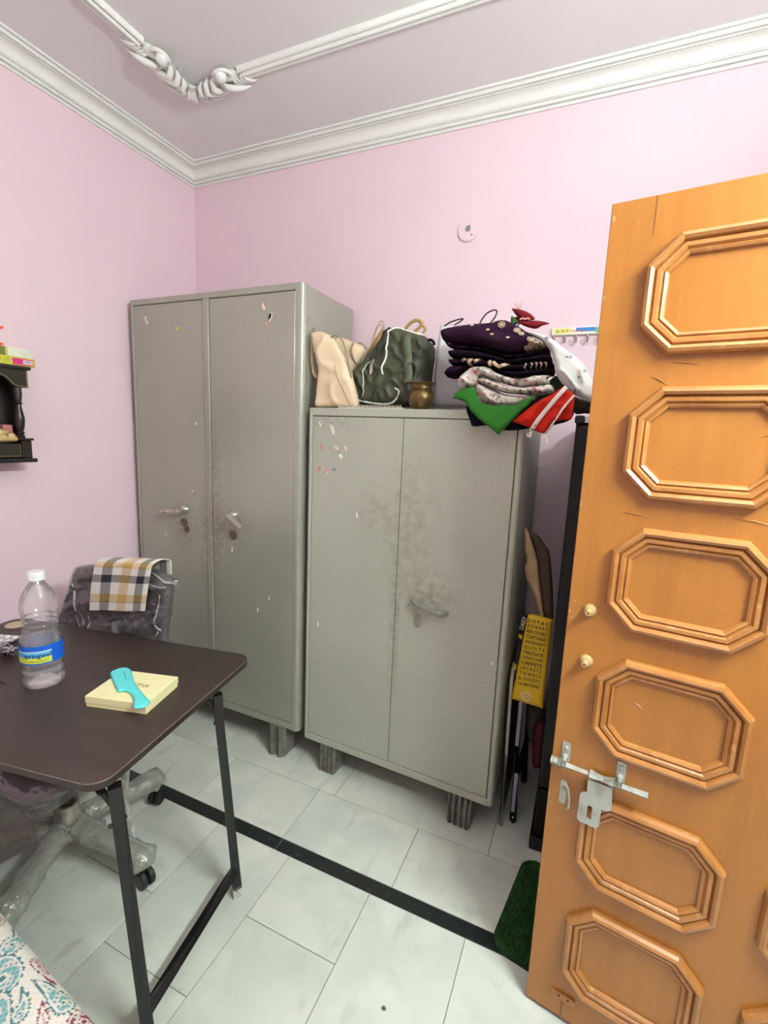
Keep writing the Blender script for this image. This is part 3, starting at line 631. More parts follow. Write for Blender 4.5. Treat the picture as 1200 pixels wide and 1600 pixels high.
def legframe(lx_top, lx_foot, sgn, lyn):
    for ly in (-.182, lyn):
        bm = NB(); add_tube(bm, [(lx_foot, ly, .028), (lx_top, ly, HT-.035)], .0185, 4); obj('leg', bm, 'black_steel', table)
        bm = NB(); add_tube(bm, [(lx_foot+.001*sgn, ly, .0), (lx_foot, ly, .034)], .0195, 4); obj('foot_cap', bm, 'cap_clear', table)
        bm = NB(); add_tube(bm, [(lx_top-sgn*.055, ly+.0, HT-.022), (lx_top-sgn*.030, ly, HT-.06), (lx_top+(lx_foot-lx_top)*.17, ly+.012, HT-.125)], .008, 6)
        add_ball(bm, (lx_top+(lx_foot-lx_top)*.15-sgn*.004, ly-.020, HT-.115), .005, (1,1,1), 8); obj('brace', bm, 'black_steel', table, smooth=.6)
    zt = .085; lx = lx_foot+(lx_top-lx_foot)*zt/HT
    bm = NB(); add_tube(bm, [(lx, lyn, zt), (lx, -.182, zt)], .0165, 4); obj('crossbar', bm, 'black_steel', table)
    bm = NB(); add_box(bm, lx_top-sgn*.055-.012, lx_top-sgn*.055+.012, lyn-.03, -.15, HT-.034, HT-.018, bev=.002); obj('rail', bm, 'black_steel', table)
legframe(-.010, .047, 1, -.560); legframe(-TLx+.06, -TLx+.01, -1, -.45)
TM = Matrix.Translation(TO) @ Matrix.Rotation(TT, 4, 'Z')

# water bottle
bx, by = atz(65, 1060, HT).xy; bx, by = .637, -1.238
bot = thing('water_bottle', 'clear plastic water bottle with white cap and blue label on the table', 'bottle', (bx, by, HT))
def wavy(z0, z1, r0, n, amp):
    return [(r0 - amp*(0.5-0.5*math.cos(2*PI*n*k/(n*6))), z0+(z1-z0)*k/(n*6)) for k in range(n*6+1)]
BP = [(0,.004),(.030,.002),(.044,.0),(.0495,.006),(.051,.014)] + wavy(.016,.068,.051,2,.004) + [(.0505,.072),(.0505,.128),(.049,.135),(.046,.145),(.0415,.158)] + wavy(.160,.205,.0420,3,.003) + [(.043,.212),(.045,.222),(.0445,.234),(.041,.250),(.034,.268),(.024,.285),(.0165,.296),(.0155,.303),(.0155,.312)]
bm = NB(); add_lathe(bm, BP, seg=32); obj('bottle_body', bm, 'bottle_plastic', bot, smooth=3.14)
film_mat('water', (206, 214, 214), 0.84, 0.04, edge=.6)
WP = [(0,.006),(.030,.004),(.043,.003)] + [(r_-.0015, z) for r_, z in BP if .006 < z < .132] + [(.047,.134),(0,.1345)]
bm = NB(); add_lathe(bm, WP, seg=32); obj('water', bm, 'water', bot, smooth=.6)
bm = NB(); add_lathe(bm, [(.0155,.300),(.0195,.301),(.0198,.320),(.0188,.324),(0,.3245)], seg=28)
for k in range(28):
    a = 2*PI*k/28; add_tube(bm, [(.0196*math.cos(a), .0196*math.sin(a), .303), (.0196*math.cos(a), .0196*math.sin(a), .319)], .0008, 4)
obj('cap', bm, 'cap_white', bot, smooth=.6)
def band(z0, z1, a0, a1, r_, m, name, parent):
    bm = NB(); n = 24; A = []; B = []
    for k in range(n+1):
        a = a0+(a1-a0)*k/n; A.append(bm.verts.new((r_*math.cos(a), r_*math.sin(a), z0))); B.append(bm.verts.new((r_*math.cos(a), r_*math.sin(a), z1)))
    for k in range(n): bm.faces.new((A[k], A[k+1], B[k+1], B[k]))
    return obj(name, bm, m, parent, smooth=3.14)
va = math.atan2(CAM_LOC.y-by, CAM_LOC.x-bx)
lb = band(.074, .126, 0, 2*PI, .0513, 'label_blue', 'bottle_label', bot)
band(.078, .094, va-2.2, va+.42, .0517, 'label_lime', 'label_stripe', lb); band(.094, .110, va-2.2, va+.42, .0517, 'label_cyan', 'label_stripe', lb); band(.110, .1125, va-2.2, va+.42, .0518, 'label_pale', 'label_stripe', lb)
def wrap_text(body, size, z, a0, r_, m, parent, **k):
    me = text_mesh(body, size, extr=.0, **k)
    for v in me.vertices: a = a0 + v.co.x/r_; v.co = Vector((r_*math.cos(a), r_*math.sin(a), z+v.co.y))
    return obj('lettering', me, m, parent)
wrap_text('springwell', .0175, .100, va-.22, .0520, 'ink_navy', lb, bold=True); wrap_text('packaged drinking water', .005, .085, va-.22, .0520, 'ink_dark', lb)

# cream box and comb
bx_ = thing('cream_box', 'flat cream cardboard box with the teal comb on it', 'box', (.919, -1.176, HT), .2617)
box_obj('box_base', (-.0855, .0855, -.0695, .0695, 0, .010), 'box_cream', bx_, bev=.0008); box_obj('box_lid', (-.087, .087, -.071, .071, .0105, .030), 'box_cream', bx_, bev=.001)
lettering('VITIX', .021, Matrix.Translation((.012, .006, .0303)), 'ink_gold', bx_, world=False, extr=.0003, align='CENTER', spacing=1.2)
cz = HT+.034
cpx = zc(120, 1030, 1200/170, [(370,150),(440,115),(520,97),(580,105),(605,140),(625,215),(655,280),(700,340),(760,410),(805,455),(800,490),(755,525),(690,545),(635,545),(620,530),(625,480),(620,430),(590,380),(545,355),(500,352),(455,358),(410,270),(375,190)])
P = [atz(u, v, cz) for u, v in cpx]
pf = Puff([(p.x, p.y) for p in P], Matrix.Translation((0,0,cz)), tf=.004, tb=.0035, R=.006, h=.004)
cb = obj('comb', pf.mesh('comb'), 'comb_teal', world=True); tag(cb, 'turquoise plastic comb lying across the cream box', 'comb')
gp = [atz(*q, cz) for q in zc(120, 1030, 1200/170, [(512,148),(530,190),(545,240)])]
bm = NB(); add_tube(bm, [pf.at(p.x, p.y, .0002) for p in gp], [.001,.0014,.0008], 6); obj('groove', bm, 'comb_groove', cb, world=True)

# odds and ends on the table
bm = NB(); add_lathe(bm, [(.030,0),(.032,.002),(.031,.004),(.012,.005),(.010,.0035),(0,.0035)], (.160, -1.052, HT), 28); o = obj('round_lid', bm, 'disc_tan', world=True, smooth=.5); tag(o, 'small round tan lid lying flat behind the water bottle', 'lid')
ps = thing('tablet_strip', 'silver tablet strip at the left edge of the table', 'tablets', (.262, -1.150, HT), .35)
box_obj('foil_sheet', (-.06, .05, -.030, .030, .010, .0112), 'blister', ps, bev=.0003)
for i in range(4):
    for j in (-1, 1):
        bm = NB(); add_lathe(bm, [(.0085,0),(.008,.003),(.005,.0045),(0,.005)], (-.045+.027*i, .0145*j, .0112), 14); obj('blister', bm, 'blister_white', ps, smooth=1)
pk = NB()
for k in range(7):
    t = [Vector((.372+random.uniform(-.05,.045), -1.195+random.uniform(-.025,.025), HT+.004+random.uniform(0,.022))) for _ in range(5)]
    add_tube(pk, t, [.003,.008,.006,.009,.004], 7, flat=((0,0,1), .5))
o = obj('crumpled_wrapper', pk, 'foil', world=True, smooth=1.0); tag(o, 'shiny crumpled wrapper left of the water bottle', 'wrapper')
bm = NB(); q = [atz(-6, 1062, HT+.002), atz(2, 1064, HT+.004), atz(10, 1069, HT+.002), atz(3, 1066, HT+.002), atz(-4, 1066, HT+.002)]
add_tube(bm, q, .0013, 6); o = obj('hair_pin', bm, 'black_plastic', world=True); tag(o, 'thin black hair pin at the left table edge', 'hair pin')

# ------------------------------------------------------------------ office chair, still in its wrapping
CX, CY = .548, -1.152
chair = thing('office_chair', 'grey office chair in clear wrapping pushed under the table', 'chair', (CX, CY, 0))
YB = -.875
cpx = zc(90, 860, 6, [(35,655),(110,420),(185,190),(215,155),(340,140),(600,122),(850,165),(990,225),(1050,290),(1062,380),(1045,560),(1010,830)]) + [(253,1040),(235,1062),(180,1060),(120,1045),(92,1020)]
cb_o = outl(cpx, YB); bk = Puff(cb_o, vplane(YB), tf=.026, tb=.03, R=.03, h=.007, wr=(.0012, 10, 3), rid=(.012, 7, 21, 35, 2.6))
obj('backrest', bk.mesh('backrest'), 'chair_mesh', chair, world=True)
fpx = zc(90, 860, 6, [(20,660),(95,420),(165,190),(195,145),(340,128),(600,108),(860,150),(1000,212),(1140,300),(1075,330),(1078,420),(1062,580),(1030,840)]) + [(264,1010),(180,1030),(90,1000)]
bf = Puff(outl(fpx, YB), vplane(YB), tf=.034, tb=.036, R=.05, h=.010, wr=(.004, 22, 8), folds=[(-70, .12, .006, .2), (20, .2, .004, 1)])
obj('wrapping', bf.mesh('wrapping'), 'film', chair, world=True)
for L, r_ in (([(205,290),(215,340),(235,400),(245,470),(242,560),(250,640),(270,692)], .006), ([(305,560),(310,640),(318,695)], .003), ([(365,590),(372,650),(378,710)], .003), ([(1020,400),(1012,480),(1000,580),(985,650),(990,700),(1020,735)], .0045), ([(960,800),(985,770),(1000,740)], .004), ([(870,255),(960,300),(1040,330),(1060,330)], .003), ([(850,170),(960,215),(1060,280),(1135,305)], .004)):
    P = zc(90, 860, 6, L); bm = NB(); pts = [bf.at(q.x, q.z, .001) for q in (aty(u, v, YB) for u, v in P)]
    add_tube(bm, pts, [r_*random.uniform(.5, 1.1) for _ in pts], 6, flat=((0,1,0), .5)); obj('crease_glint', bm, 'glint_film', chair, world=True, smooth=1)  # whitish strips laid along the wrapping's creases to paint in their glints
seat = Puff(rounded(CX-.235, CX+.235, CY-.215, CY+.235, .07, 5), Matrix.Translation((0,0,.455)), tf=.035, tb=.045, R=.06, h=.02, smooth=False)
obj('seat', seat.mesh('seat'), 'chair_mesh', chair, world=True)
sw = Puff(rounded(CX-.250, CX+.250, CY-.232, CY+.25, .07, 5), Matrix.Translation((0,0,.452)), tf=.042, tb=.058, R=.05, h=.016, smooth=False, wr=(.006, 14, 5))
obj('wrapping', sw.mesh('wrapping'), 'film', chair, world=True)
bm = NB(); add_box(bm, -.035,.035,.20,.225,.38,.62, bev=.01); add_box(bm, -.035,.035,.0,.225,.375,.395, bev=.008); add_tube(bm, [(0,.212,.60),(-.07,.262,.72)], .02, 8); obj('back_support', bm, 'black_plastic', chair, smooth=.6)
bm = NB(); add_box(bm, -.09,.09,-.07,.07,.385,.412, bev=.01); add_tube(bm, [(.05,0,.395),(.22,-.05,.39),(.26,-.06,.385)], .007, 8); obj('tilt_mechanism', bm, 'black_plastic', chair, smooth=.6)
bm = NB(); add_lathe(bm, [(.024,.20),(.024,.29),(.0145,.295),(.0145,.39)], seg=20); obj('gas_lift', bm, 'black_plastic', chair, smooth=.6)
bm = NB(); add_lathe(bm, [(.030,.085),(.040,.10),(.040,.165),(.036,.175),(.036,.205),(.033,.212),(.026,.212)], seg=24); obj('hub', bm, 'chrome_old', chair, smooth=.6)
R5 = .300
for k in range(5):
    a = math.radians(7.7 + 72*k); ca, sa = math.cos(a), math.sin(a); P3 = lambda r_, z: (ca*r_, sa*r_, z)
    bm = NB(); add_tube(bm, [P3(.02,.135), P3(.09,.132), P3(.17,.122), P3(.24,.112), P3(R5-.015,.104), P3(R5+.012,.092)], [.030,.028,.026,.025,.027,.018], 10, flat=((0,0,1), .75))
    leg = obj('base_leg', bm, 'chrome_old', chair, smooth=1)
    bm = NB(); n = 15
    add_tube(bm, [P3(.03+(R5-.005)*i/n, .134-.04*(i/n)**1.6+random.uniform(-.004,.004)) for i in range(n+1)], [random.uniform(.033,.042)*(1.12 if i > 10 else 1) for i in range(n)]+[.022], 12, flat=((0,0,1), .85))
    for v in bm.verts: v.co += Vector((random.uniform(-.0035,.0035), random.uniform(-.0035,.0035), random.uniform(-.004,.004)))
    obj('wrapping', bm, 'wrap', leg, smooth=1.4)
    yaw = a + random.uniform(-1.0, 1.0); ux, uy = -math.sin(yaw), math.cos(yaw)
    bm = NB(); c0 = Vector(P3(R5, .029))
    for s_ in (-1, 1):
        add_lathe(bm, [(.008,-.009),(.024,-.009),(.028,-.006),(.0285,0),(.028,.006),(.024,.009),(.008,.009)], seg=20, M=Matrix.Translation(c0 + Vector((ux,uy,0))*.0125*s_) @ Vector((ux,uy,0)).to_track_quat('Z','Y').to_matrix().to_4x4())
    add_tube(bm, [P3(R5,.03), P3(R5,.085)], .0075, 8); add_tube(bm, [c0 - Vector((ux,uy,0))*.014, c0 + Vector((ux,uy,0))*.014], .02, 12)
    obj('castor', bm, 'castor_black', chair, smooth=.6)
# loose wrapping hanging under the table edge
hp = [aty(*q, -1.24) for q in ((192,1188),(203,1192),(201,1230),(202,1262),(214,1308),(200,1302),(194,1262),(190,1225))]
fs = Puff([(p.x, p.z) for p in hp], vplane(-1.24), tf=.004, tb=.004, R=.01, h=.008, wr=(.003, 20, 4)); obj('wrapping', fs.mesh('wrapping'), 'wrap', chair, world=True)

# checked cloth over the chair back
def draped_cloth():
    TL, TR, BL, BR = (148,883), (237,887), (142,953), (226,955)
    nu, nv = 90, 110; X = np.zeros((nu, nv)); Y = X.copy(); Z = X.copy(); col = np.zeros((nu, nv, 3))
    yf = YB - .040
    a, b, c_, d = (aty(*q, yf) for q in (TL, TR, BL, BR))
    WHT, BLK, YEL = L3((236,234,226)), L3((34,38,48)), L3((204,172,96))
    def stripe(t, seq):
        for (e, k) in seq:
            if t < e: return k
        return 0
    su = [(.02,0),(.17,0),(.34,1),(.50,0),(.68,2),(.80,0),(.93,1),(1.1,0)]
    sv = [(.10,0),(.17,2),(.20,0),(.30,0),(.44,1),(.46,0),(.64,0),(.665,0),(.80,2),(.825,2),(.835,1),(1.1,0)]
    front = (a-c_).length
    for i in range(nu):
        u = i/(nu-1); T = a.lerp(b, u); B = c_.lerp(d, u)
        for j in range(nv):
            v = j/(nv-1)
            if v < .22:                       # part behind and over the top edge
                t = (v/.22); ang = PI*(1-t); rr = .040
                if t < .35: p = T + Vector((0, 2*rr, -.09*(1-t/.35)*.5 - .0)); p.z -= .0
                else:
                    ang = PI*(1-(t-.35)/.65); p = T + Vector((0, rr - rr*math.cos(PI-ang) , .016*math.sin(ang)))
                    p = T + Vector((0, rr + rr*math.cos(PI-ang)*1.0, .018*math.sin(ang)))
                    p.y = T.y + rr*(1-math.cos(ang)) if False else T.y + rr*(1+math.cos(PI-ang))
            else:
                t = (v-.22)/.78; p = T.lerp(B, t); p = p + Vector((0, -.004*math.sin(t*2.6) - .003*math.sin(u*9+t*2), 0))
            X[i,j], Y[i,j], Z[i,j] = p
            fv = (v-.10)/.90
            cu, cv = stripe(u, su), stripe(fv, sv)
            base = WHT.copy(); T3 = (WHT, BLK, YEL)
            col[i,j] = T3[cu]*.5 + T3[cv]*.5 if cu or cv else WHT
            if cu == 1 and cv == 1: col[i,j] = BLK
            if (cu == 0) ^ (cv == 0): col[i,j] = (T3[cu or cv]*.68 + WHT*.32) if (cu or cv) == 1 else (T3[2]*.6 + WHT*.4)
    return grid_mesh('checked_cloth', X, Y, Z, col)
me = draped_cloth(); o = obj('checked_cloth', me, 'print', world=True); tag(o, 'black, white and yellow checked cloth hung over the chair back', 'cloth')
sm = o.modifiers.new('thickness', 'SOLIDIFY'); sm.thickness = .002; sm.offset = 0

# ------------------------------------------------------------------ wall shelf on the left wall
SX = .12
shelf = thing('wall_shelf', 'small black carved wooden shelf on the left wall', 'shelf', (0, -1.10, 1.28))
ya, yb = -1.30, -.915
def wb(name, *b, m='shelf_wood', bev=.003, parent=None):
    bm = NB(); add_box(bm, *b, bev=bev); return obj(name, bm, m, parent or shelf, world=True)
wb('bottom_board', .002, SX+.008, ya, yb, 1.280, 1.294)
wb('back_panel', .002, .010, ya+.02, yb-.004, 1.294, 1.60, bev=0)
wb('side_panel', .010, .06, yb-.012, yb-.004, 1.366, 1.606, bev=0)
wb('end_box', .012, SX, yb-.045, yb-.012, 1.294, 1.358); wb('end_cap', .008, SX+.004, yb-.050, yb-.006, 1.358, 1.366, bev=.002)
dw = wb('drawer_front', SX-.012, SX-.002, ya+.04, yb-.046, 1.297, 1.347)
bm = NB(); add_tube(bm, [(SX, ya+.05, 1.303), (SX, yb-.052, 1.303), (SX, yb-.052, 1.343)], .0012, 5); obj('gold_line', bm, 'shelf_line', dw, world=True)
bm = NB(); add_ball(bm, (SX+.004, -1.062, 1.322), .013, (.6,1,1)); obj('drawer_knob', bm, 'copper', dw, world=True, smooth=1)
wb('drawer_bed', .012, SX-.012, ya+.04, yb-.046, 1.294, 1.345, bev=0)
wb('top_board', .002, SX+.008, ya, yb+.0, 1.606, 1.618); 
ap = [(-.20,1.606),(.0,1.606),(.0,1.545),(-.035,1.545),(-.052,1.552),(-.062,1.566),(-.078,1.578),(-.11,1.582),(-.20,1.582)]
bm = NB(); add_prism(bm, [(yb-.010+p[0], p[1]) for p in ap], SX-.012, SX-.001, Matrix(((0,0,1,0),(1,0,0,0),(0,1,0,0),(0,0,0,1)))); apn = obj('apron', bm, 'shelf_wood', shelf, world=True)
bm = NB(); add_tube(bm, [(SX, yb-.010+p[0], p[1]) for p in [(-.004,1.602),(-.004,1.549),(-.034,1.549),(-.050,1.556),(-.060,1.570),(-.076,1.582),(-.11,1.586),(-.2,1.586)]], .0013, 5); obj('gold_line', bm, 'shelf_line', apn, world=True)
wb('end_panel', .012, SX-.012, yb-.018, yb-.010, 1.545, 1.606, bev=0)
for yy in (yb-.036, ya+.036):
    bm = NB(); add_lathe(bm, [(.012,1.366),(.014,1.372),(.009,1.378),(.013,1.386),(.008,1.392),(.012,1.398),(.015,1.42),(.016,1.436),(.013,1.455),(.009,1.475),(.008,1.484),(.013,1.490),(.009,1.496),(.011,1.503),(.013,1.52),(.012,1.545)], (SX-.02, yy, 0), 16); obj('turned_post', bm, 'shelf_wood', shelf, world=True, smooth=.6)
mb = Puff([(-1.30,1.346),(-1.2,1.350),(-1.10,1.348),(-1.0,1.347),(-.962,1.350),(-.956,1.366),(-.975,1.390),(-1.02,1.402),(-1.1,1.400),(-1.3,1.395)], Matrix(((0,0,1,SX-.05),(1,0,0,0),(0,1,0,0),(0,0,0,1))), tf=.04, tb=.04, R=.016, h=.006, wr=(.003, 30, 3))
o = obj('gold_cloth', mb.mesh('gold_cloth'), 'gold_cloth', world=True); tag(o, 'crumpled gold brocade cloth inside the black wall shelf', 'cloth')
bm = NB(); add_box(bm, .03,.075,-.992,-.962,1.372,1.412, bev=.002); o = obj('small_pink_box', bm, 'pink_box', world=True); tag(o, 'tiny dull pink box behind the gold cloth in the shelf', 'box')
pc = thing('incense_carton', 'yellow carton with a magenta panel, lower one on the wall shelf', 'carton', (.07, -.99, 1.618))
def wbp(par, name, *b, m, bev=.001):
    bm = NB(); add_box(bm, *b, bev=bev); return obj(name, bm, m, par, world=True)
c1 = wbp(pc, 'carton_body', .012,.118,-1.075,-.894,1.6185,1.648, m='carton_yellow'); 
wbp(pc, 'carton_panel', .118,.1186,-.968,-.902,1.622,1.644, m='carton_pink', bev=0); wbp(pc, 'carton_label', .1186,.119,-.935,-.904,1.6265,1.640, m='paper_white', bev=0)
lettering('AMBER', .010, axes((.1192,-.920,1.633), (0,1,0), (0,0,1)), 'ink_dark', pc, extr=.0001, width=.026)
pc = thing('white_carton', 'pale carton with yellow edge, upper one on the wall shelf', 'carton', (.07, -1.0, 1.6485))
wbp(pc, 'carton_body', .014,.112,-1.085,-.985,1.6485,1.678, m='carton_olive'); wbp(pc, 'carton_sleeve', .0135,.1125,-.985,-.904,1.6485,1.679, m='carton_white'); wbp(pc, 'carton_edge', .1125,.113,-.985,-.978,1.649,1.678, m='carton_yellow', bev=0)
fo = thing('paper_flower', 'orange paper flower on top of the wall shelf', 'flower', (.06, -1.10, 1.6485))
for k, (dy, dz, tw) in enumerate(((.127,.075,.3),(.124,.017,-.1),(.02,.12,.9),(-.05,.1,1.8),(-.07,.05,2.6))):
    bm = NB(); c0 = Vector((.07,-1.10,1.69)); tip = c0 + Vector((.02, dy, dz-.02)); 
    add_tube(bm, [c0, c0.lerp(tip,.35), c0.lerp(tip,.7), tip], [.004,.018,.016,.002], 8, flat=((1,0,0), .15)); obj('petal', bm, 'petal_orange', fo, world=True, smooth=1)
bm = NB(); add_tube(bm, [(.07,-1.10,1.70),(.07,-1.10,1.62)], .003, 6); obj('stem', bm, 'flower_leaf', fo, world=True)

# ------------------------------------------------------------------ round cover plate and hook rail on the back wall
pp = thing('wall_plate', 'round pink painted cover plate high on the back wall', 'cover plate', (1.449, 0, 2.214))
XZw = lambda x, y, z: Matrix.Translation((x, y, z)) @ XZ
bm = NB(); add_lathe(bm, [(.0425,.001),(.0425,.007),(.040,.010),(0,.0105)], seg=40, M=XZw(1.450, 0, 2.256)); obj('plate', bm, 'plate_pink', pp, world=True, smooth=.6)
bm = NB(); add_prism(bm, [(1.441,2.252),(1.456,2.250),(1.460,2.262),(1.457,2.273),(1.446,2.272),(1.439,2.264)], .0105, .0125, XZ); obj('hole_patch', bm, 'socket_grey', pp, world=True)
bm = NB(); add_lathe(bm, [(.0026,.0105),(.0026,.012),(0,.0125)], seg=10, M=XZw(1.466, 0, 2.237)); obj('screw', bm, 'seam_dark', pp, world=True)
hr = thing('hook_rail', 'white printed strip with metal hooks on the back wall beside the door', 'hook rail', (1.95, 0, 1.82))
def wbh(name, *b, m, bev=.0, par=None):
    bm = NB(); add_box(bm, *b, bev=bev); return obj(name, bm, m, par or hr, world=True)
rb = wbh('rail', 1.806, 2.12, -.012, -.0005, 1.835, 1.862, m='hook_white', bev=.002)
wbh('printed_band', 1.815, 1.872, -.0126, -.012, 1.840, 1.860, m='hook_yellow', par=rb); wbh('printed_band', 1.893, 1.96, -.0126, -.012, 1.846, 1.860, m='hook_blue', par=rb); wbh('printed_band', 1.96, 2.11, -.0126, -.012, 1.840, 1.860, m='hook_green', par=rb)
lettering('Charming', .013, axes((1.895,-.0130,1.8495), (1,0,0), (0,0,1)), 'ink_red', rb, extr=.0001, width=.046); lettering('3a 26 8', .013, axes((1.843,-.0130,1.850), (1,0,0), (0,0,1)), 'ink_dark', rb, extr=.0001, width=.046)
for i, x in enumerate((1.818, 1.857, 1.897, 1.937, 1.977, 2.02, 2.06)):
    bm = NB(); add_tube(bm, [(x,-.010,1.838),(x,-.014,1.828),(x,-.015,1.815),(x-.001,-.020,1.806),(x-.001,-.030,1.805),(x,-.036,1.811),(x,-.037,1.822)], .0027, 8); add_ball(bm, (x,-.037,1.823), .0042, (1,1,1), 8); obj('hook', bm, 'hook_steel', hr, world=True, smooth=1)

# ------------------------------------------------------------------ bags on the short cabinet
ZT = SH
def soft(name, px, y, m, label, cat, tf, tb, R, h=.011, part_of=None, colour=None, pname=None, **k):
    pf = Puff(outl(px, y), vplane(y), tf=tf, tb=tb, R=R, h=h, **k)
    me = pf.mesh(name, colour)
    if part_of is None:
        o = obj(name, me, m, world=True); tag(o, label, cat)
    else: o = obj(pname or name, me, m, part_of, world=True)
    return pf, o
def surf(pf, px, y, off=.0): return [pf.at(p.x, p.z, off) for p in (aty(u, v, y) for u, v in px)]
def cord(pf, px, y, r_, m, name, parent, off=.002, seg=7, sub=5):
    P = []
    for i in range(len(px)-1):
        p0, p1, p2, p3 = (np.array(px[max(0, min(len(px)-1, q))], float) for q in (i-1, i, i+1, i+2))
        for k in range(sub): t = k/sub; P.append(tuple(.5*((2*p1)+(-p0+p2)*t+(2*p0-5*p1+4*p2-p3)*t*t+(-p0+3*p1-3*p2+p3)*t**3)))
    P.append(px[-1]); bm = NB()
    pts = surf(pf, P, y, off) if pf else [aty(u, v, y) for u, v in P]
    add_tube(bm, pts, r_, seg); return obj(name, bm, m, parent, world=True, smooth=3.14)
B5 = lambda L: zc(480, 490, 1200/220, L)

# cream tote
y = -.402; t1 = thing('cream_tote_bag', 'cream leather tote bag beside the tall cupboard', 'bag', (1.03, y, ZT))
base_z = lambda u: 637.2
pf, _ = soft('bag_body', B5([(34,170),(60,158),(115,152),(170,172),(215,200),(250,255),(300,350),(350,450),(380,560),(415,700),(418,790),(330,800),(200,796),(75,793),(75,700),(85,580),(95,480),(75,380),(50,280)]), y, 'tote_beige', None, None, .018, .05, .03, h=.007, part_of=t1, wr=(.002, 7, 2), rid=(.010, 6, 5, 70, .5))
cord(pf, B5([(215,205),(245,185),(285,205),(320,270),(345,380),(370,490),(385,545)]), y, .0032, 'tote_edge', 'handle', t1, .004)
cord(pf, B5([(255,450),(300,580),(345,690),(378,770)]), y, .0022, 'tote_strap', 'strap', t1, .002)
cord(None, B5([(45,150),(40,260),(42,400),(55,500),(80,545)]), y+.02, .006, 'tote_strap', 'handle', t1)
bm = NB(); add_lathe(bm, [(.008,0),(.008,.002),(.006,.003),(0,.0025)], seg=16); p = surf(pf, B5([(82,240)]), y, .001)[0]; bmesh.ops.transform(bm, matrix=Matrix.Translation(p) @ XZ, verts=bm.verts); obj('snap', bm, 'tote_strap', t1, world=True)
bm = NB(); p = aty(*B5([(55,140)])[0], y+.01); add_tube(bm, [p+Vector((.006*math.cos(t), 0, .006*math.sin(t))) for t in np.linspace(0, 2*PI, 14)[:-1]], .0012, 6, closed=True); obj('ring', bm, 'brass_old', t1, world=True)
# second cream tote behind
y = -.27; t2 = thing('second_cream_bag', 'smaller cream bag tucked behind the cream tote bag', 'bag', (1.16, y, ZT))
pf, _ = soft('bag_body', B5([(230,225),(330,215),(385,240),(420,250),(480,285),(500,330),(452,420),(406,540),(398,700),(398,800),(250,800),(235,500)]), y, 'tote_beige', None, None, .03, .03, .05, part_of=t2, wr=(.003, 8, 6), folds=[(5, .09, .004, .3)])
cord(pf, B5([(412,258),(410,320),(425,400),(445,445)]), y, .003, 'tote_edge', 'handle', t2, .004); cord(None, B5([(425,260),(440,250),(475,262),(505,305)]), y+.01, .0028, 'tote_edge', 'handle', t2)
# kraft paper bag
y = -.185; t3 = thing('kraft_paper_bag', 'brown kraft paper bag behind the green backpack', 'bag', (1.24, y, ZT))
K = B5([(640,120),(715,165),(640,255),(520,400),(440,490),(405,600),(415,795),(600,798),(640,500),(700,300),(700,200)])
P = outl(B5([(640,122),(712,160),(600,300),(470,440),(410,530),(405,798),(460,798),(462,420),(520,310)]), y)
pfk = Puff(P, vplane(y), tf=.012, tb=.04, R=.01, h=.012, smooth=False); obj('bag_body', pfk.mesh('bag_body'), 'kraft', t3, world=True)
cord(pfk, B5([(712,160),(600,300),(470,440),(412,528)]), y, .0022, 'kraft_light', 'fold_edge', t3, .001)
cord(None, B5([(545,280),(560,200),(590,120),(620,68),(640,65),(655,95),(650,125)]), y-.006, .0017, 'kraft', 'handle', t3); cord(None, B5([(565,240),(580,170),(605,110),(632,95),(645,120)]), y+.03, .0017, 'kraft', 'handle', t3)
# green backpack
y = -.272; bp_ = thing('green_backpack', 'dark olive green backpack with white piping on the short cupboard', 'backpack', (1.30, y, ZT))
pfb, _ = soft('bag_body', B5([(412,690),(412,600),(425,520),(470,445),(560,340),(640,240),(695,160),(720,135),(800,131),(860,150),(940,175),(1000,192),(1035,220),(1070,280),(1072,360),(1055,480),(1040,610),(1020,795),(900,798),(700,798),(520,790),(440,765)]), y, 'bag_olive', None, None, .070, .08, .035, h=.006, part_of=bp_, wr=(.0025, 9, 4), rid=(.014, 8, 9, 50, 1.6))
cord(pfb, B5([(1000,188),(940,178),(880,160),(800,138),(768,165),(748,240),(742,330),(732,400),(708,470),(704,510),(706,540)]), y, .0034, 'piping_white', 'piping', bp_, .002)
cord(pfb, B5([(800,650),(835,672),(842,692),(815,735),(770,768),(700,778),(600,770),(520,755),(465,740)]), y, .0036, 'piping_white', 'piping', bp_, .002)
cord(pfb, B5([(600,430),(560,470),(540,530),(543,600),(550,660),(540,710),(528,728)]), y, .002, 'piping_white', 'piping', bp_, .002)
def webbing(pf, px, y, wd, m, name, parent, off=.003):
    P = surf(pf, px, y, off); bm = NB(); A = []; B = []
    for i, p in enumerate(P):
        d = (P[min(i+1, len(P)-1)] - P[max(i-1, 0)]).normalized(); s_ = d.cross(Vector((0,-1,0))).normalized()*wd/2
        A.append(bm.verts.new(p - s_)); B.append(bm.verts.new(p + s_))
    for i in range(len(P)-1): bm.faces.new((A[i], A[i+1], B[i+1], B[i]))
    o = obj(name, bm, m, parent, world=True, smooth=3.14); s2 = o.modifiers.new('thickness', 'SOLIDIFY'); s2.thickness = .002; s2.offset = 0; return o
webbing(pfb, B5([(900,205),(908,260),(912,330),(915,400),(916,470),(918,540),(920,610)]), y, .034, 'bag_web', 'strap', bp_, .005)
webbing(pfb, B5([(760,150),(735,200),(710,260),(680,320),(650,370),(625,420)]), y, .022, 'bag_zip', 'zipper', bp_, .003)
bm = NB(); zp = surf(pfb, B5([(622,425),(618,455),(610,490),(605,540)]), y, .007); add_tube(bm, zp[:2], .005, 8); add_tube(bm, zp[1:], [.0035,.0045,.004], 8); obj('zip_pull', bm, 'grommet', bp_, world=True, smooth=.8)
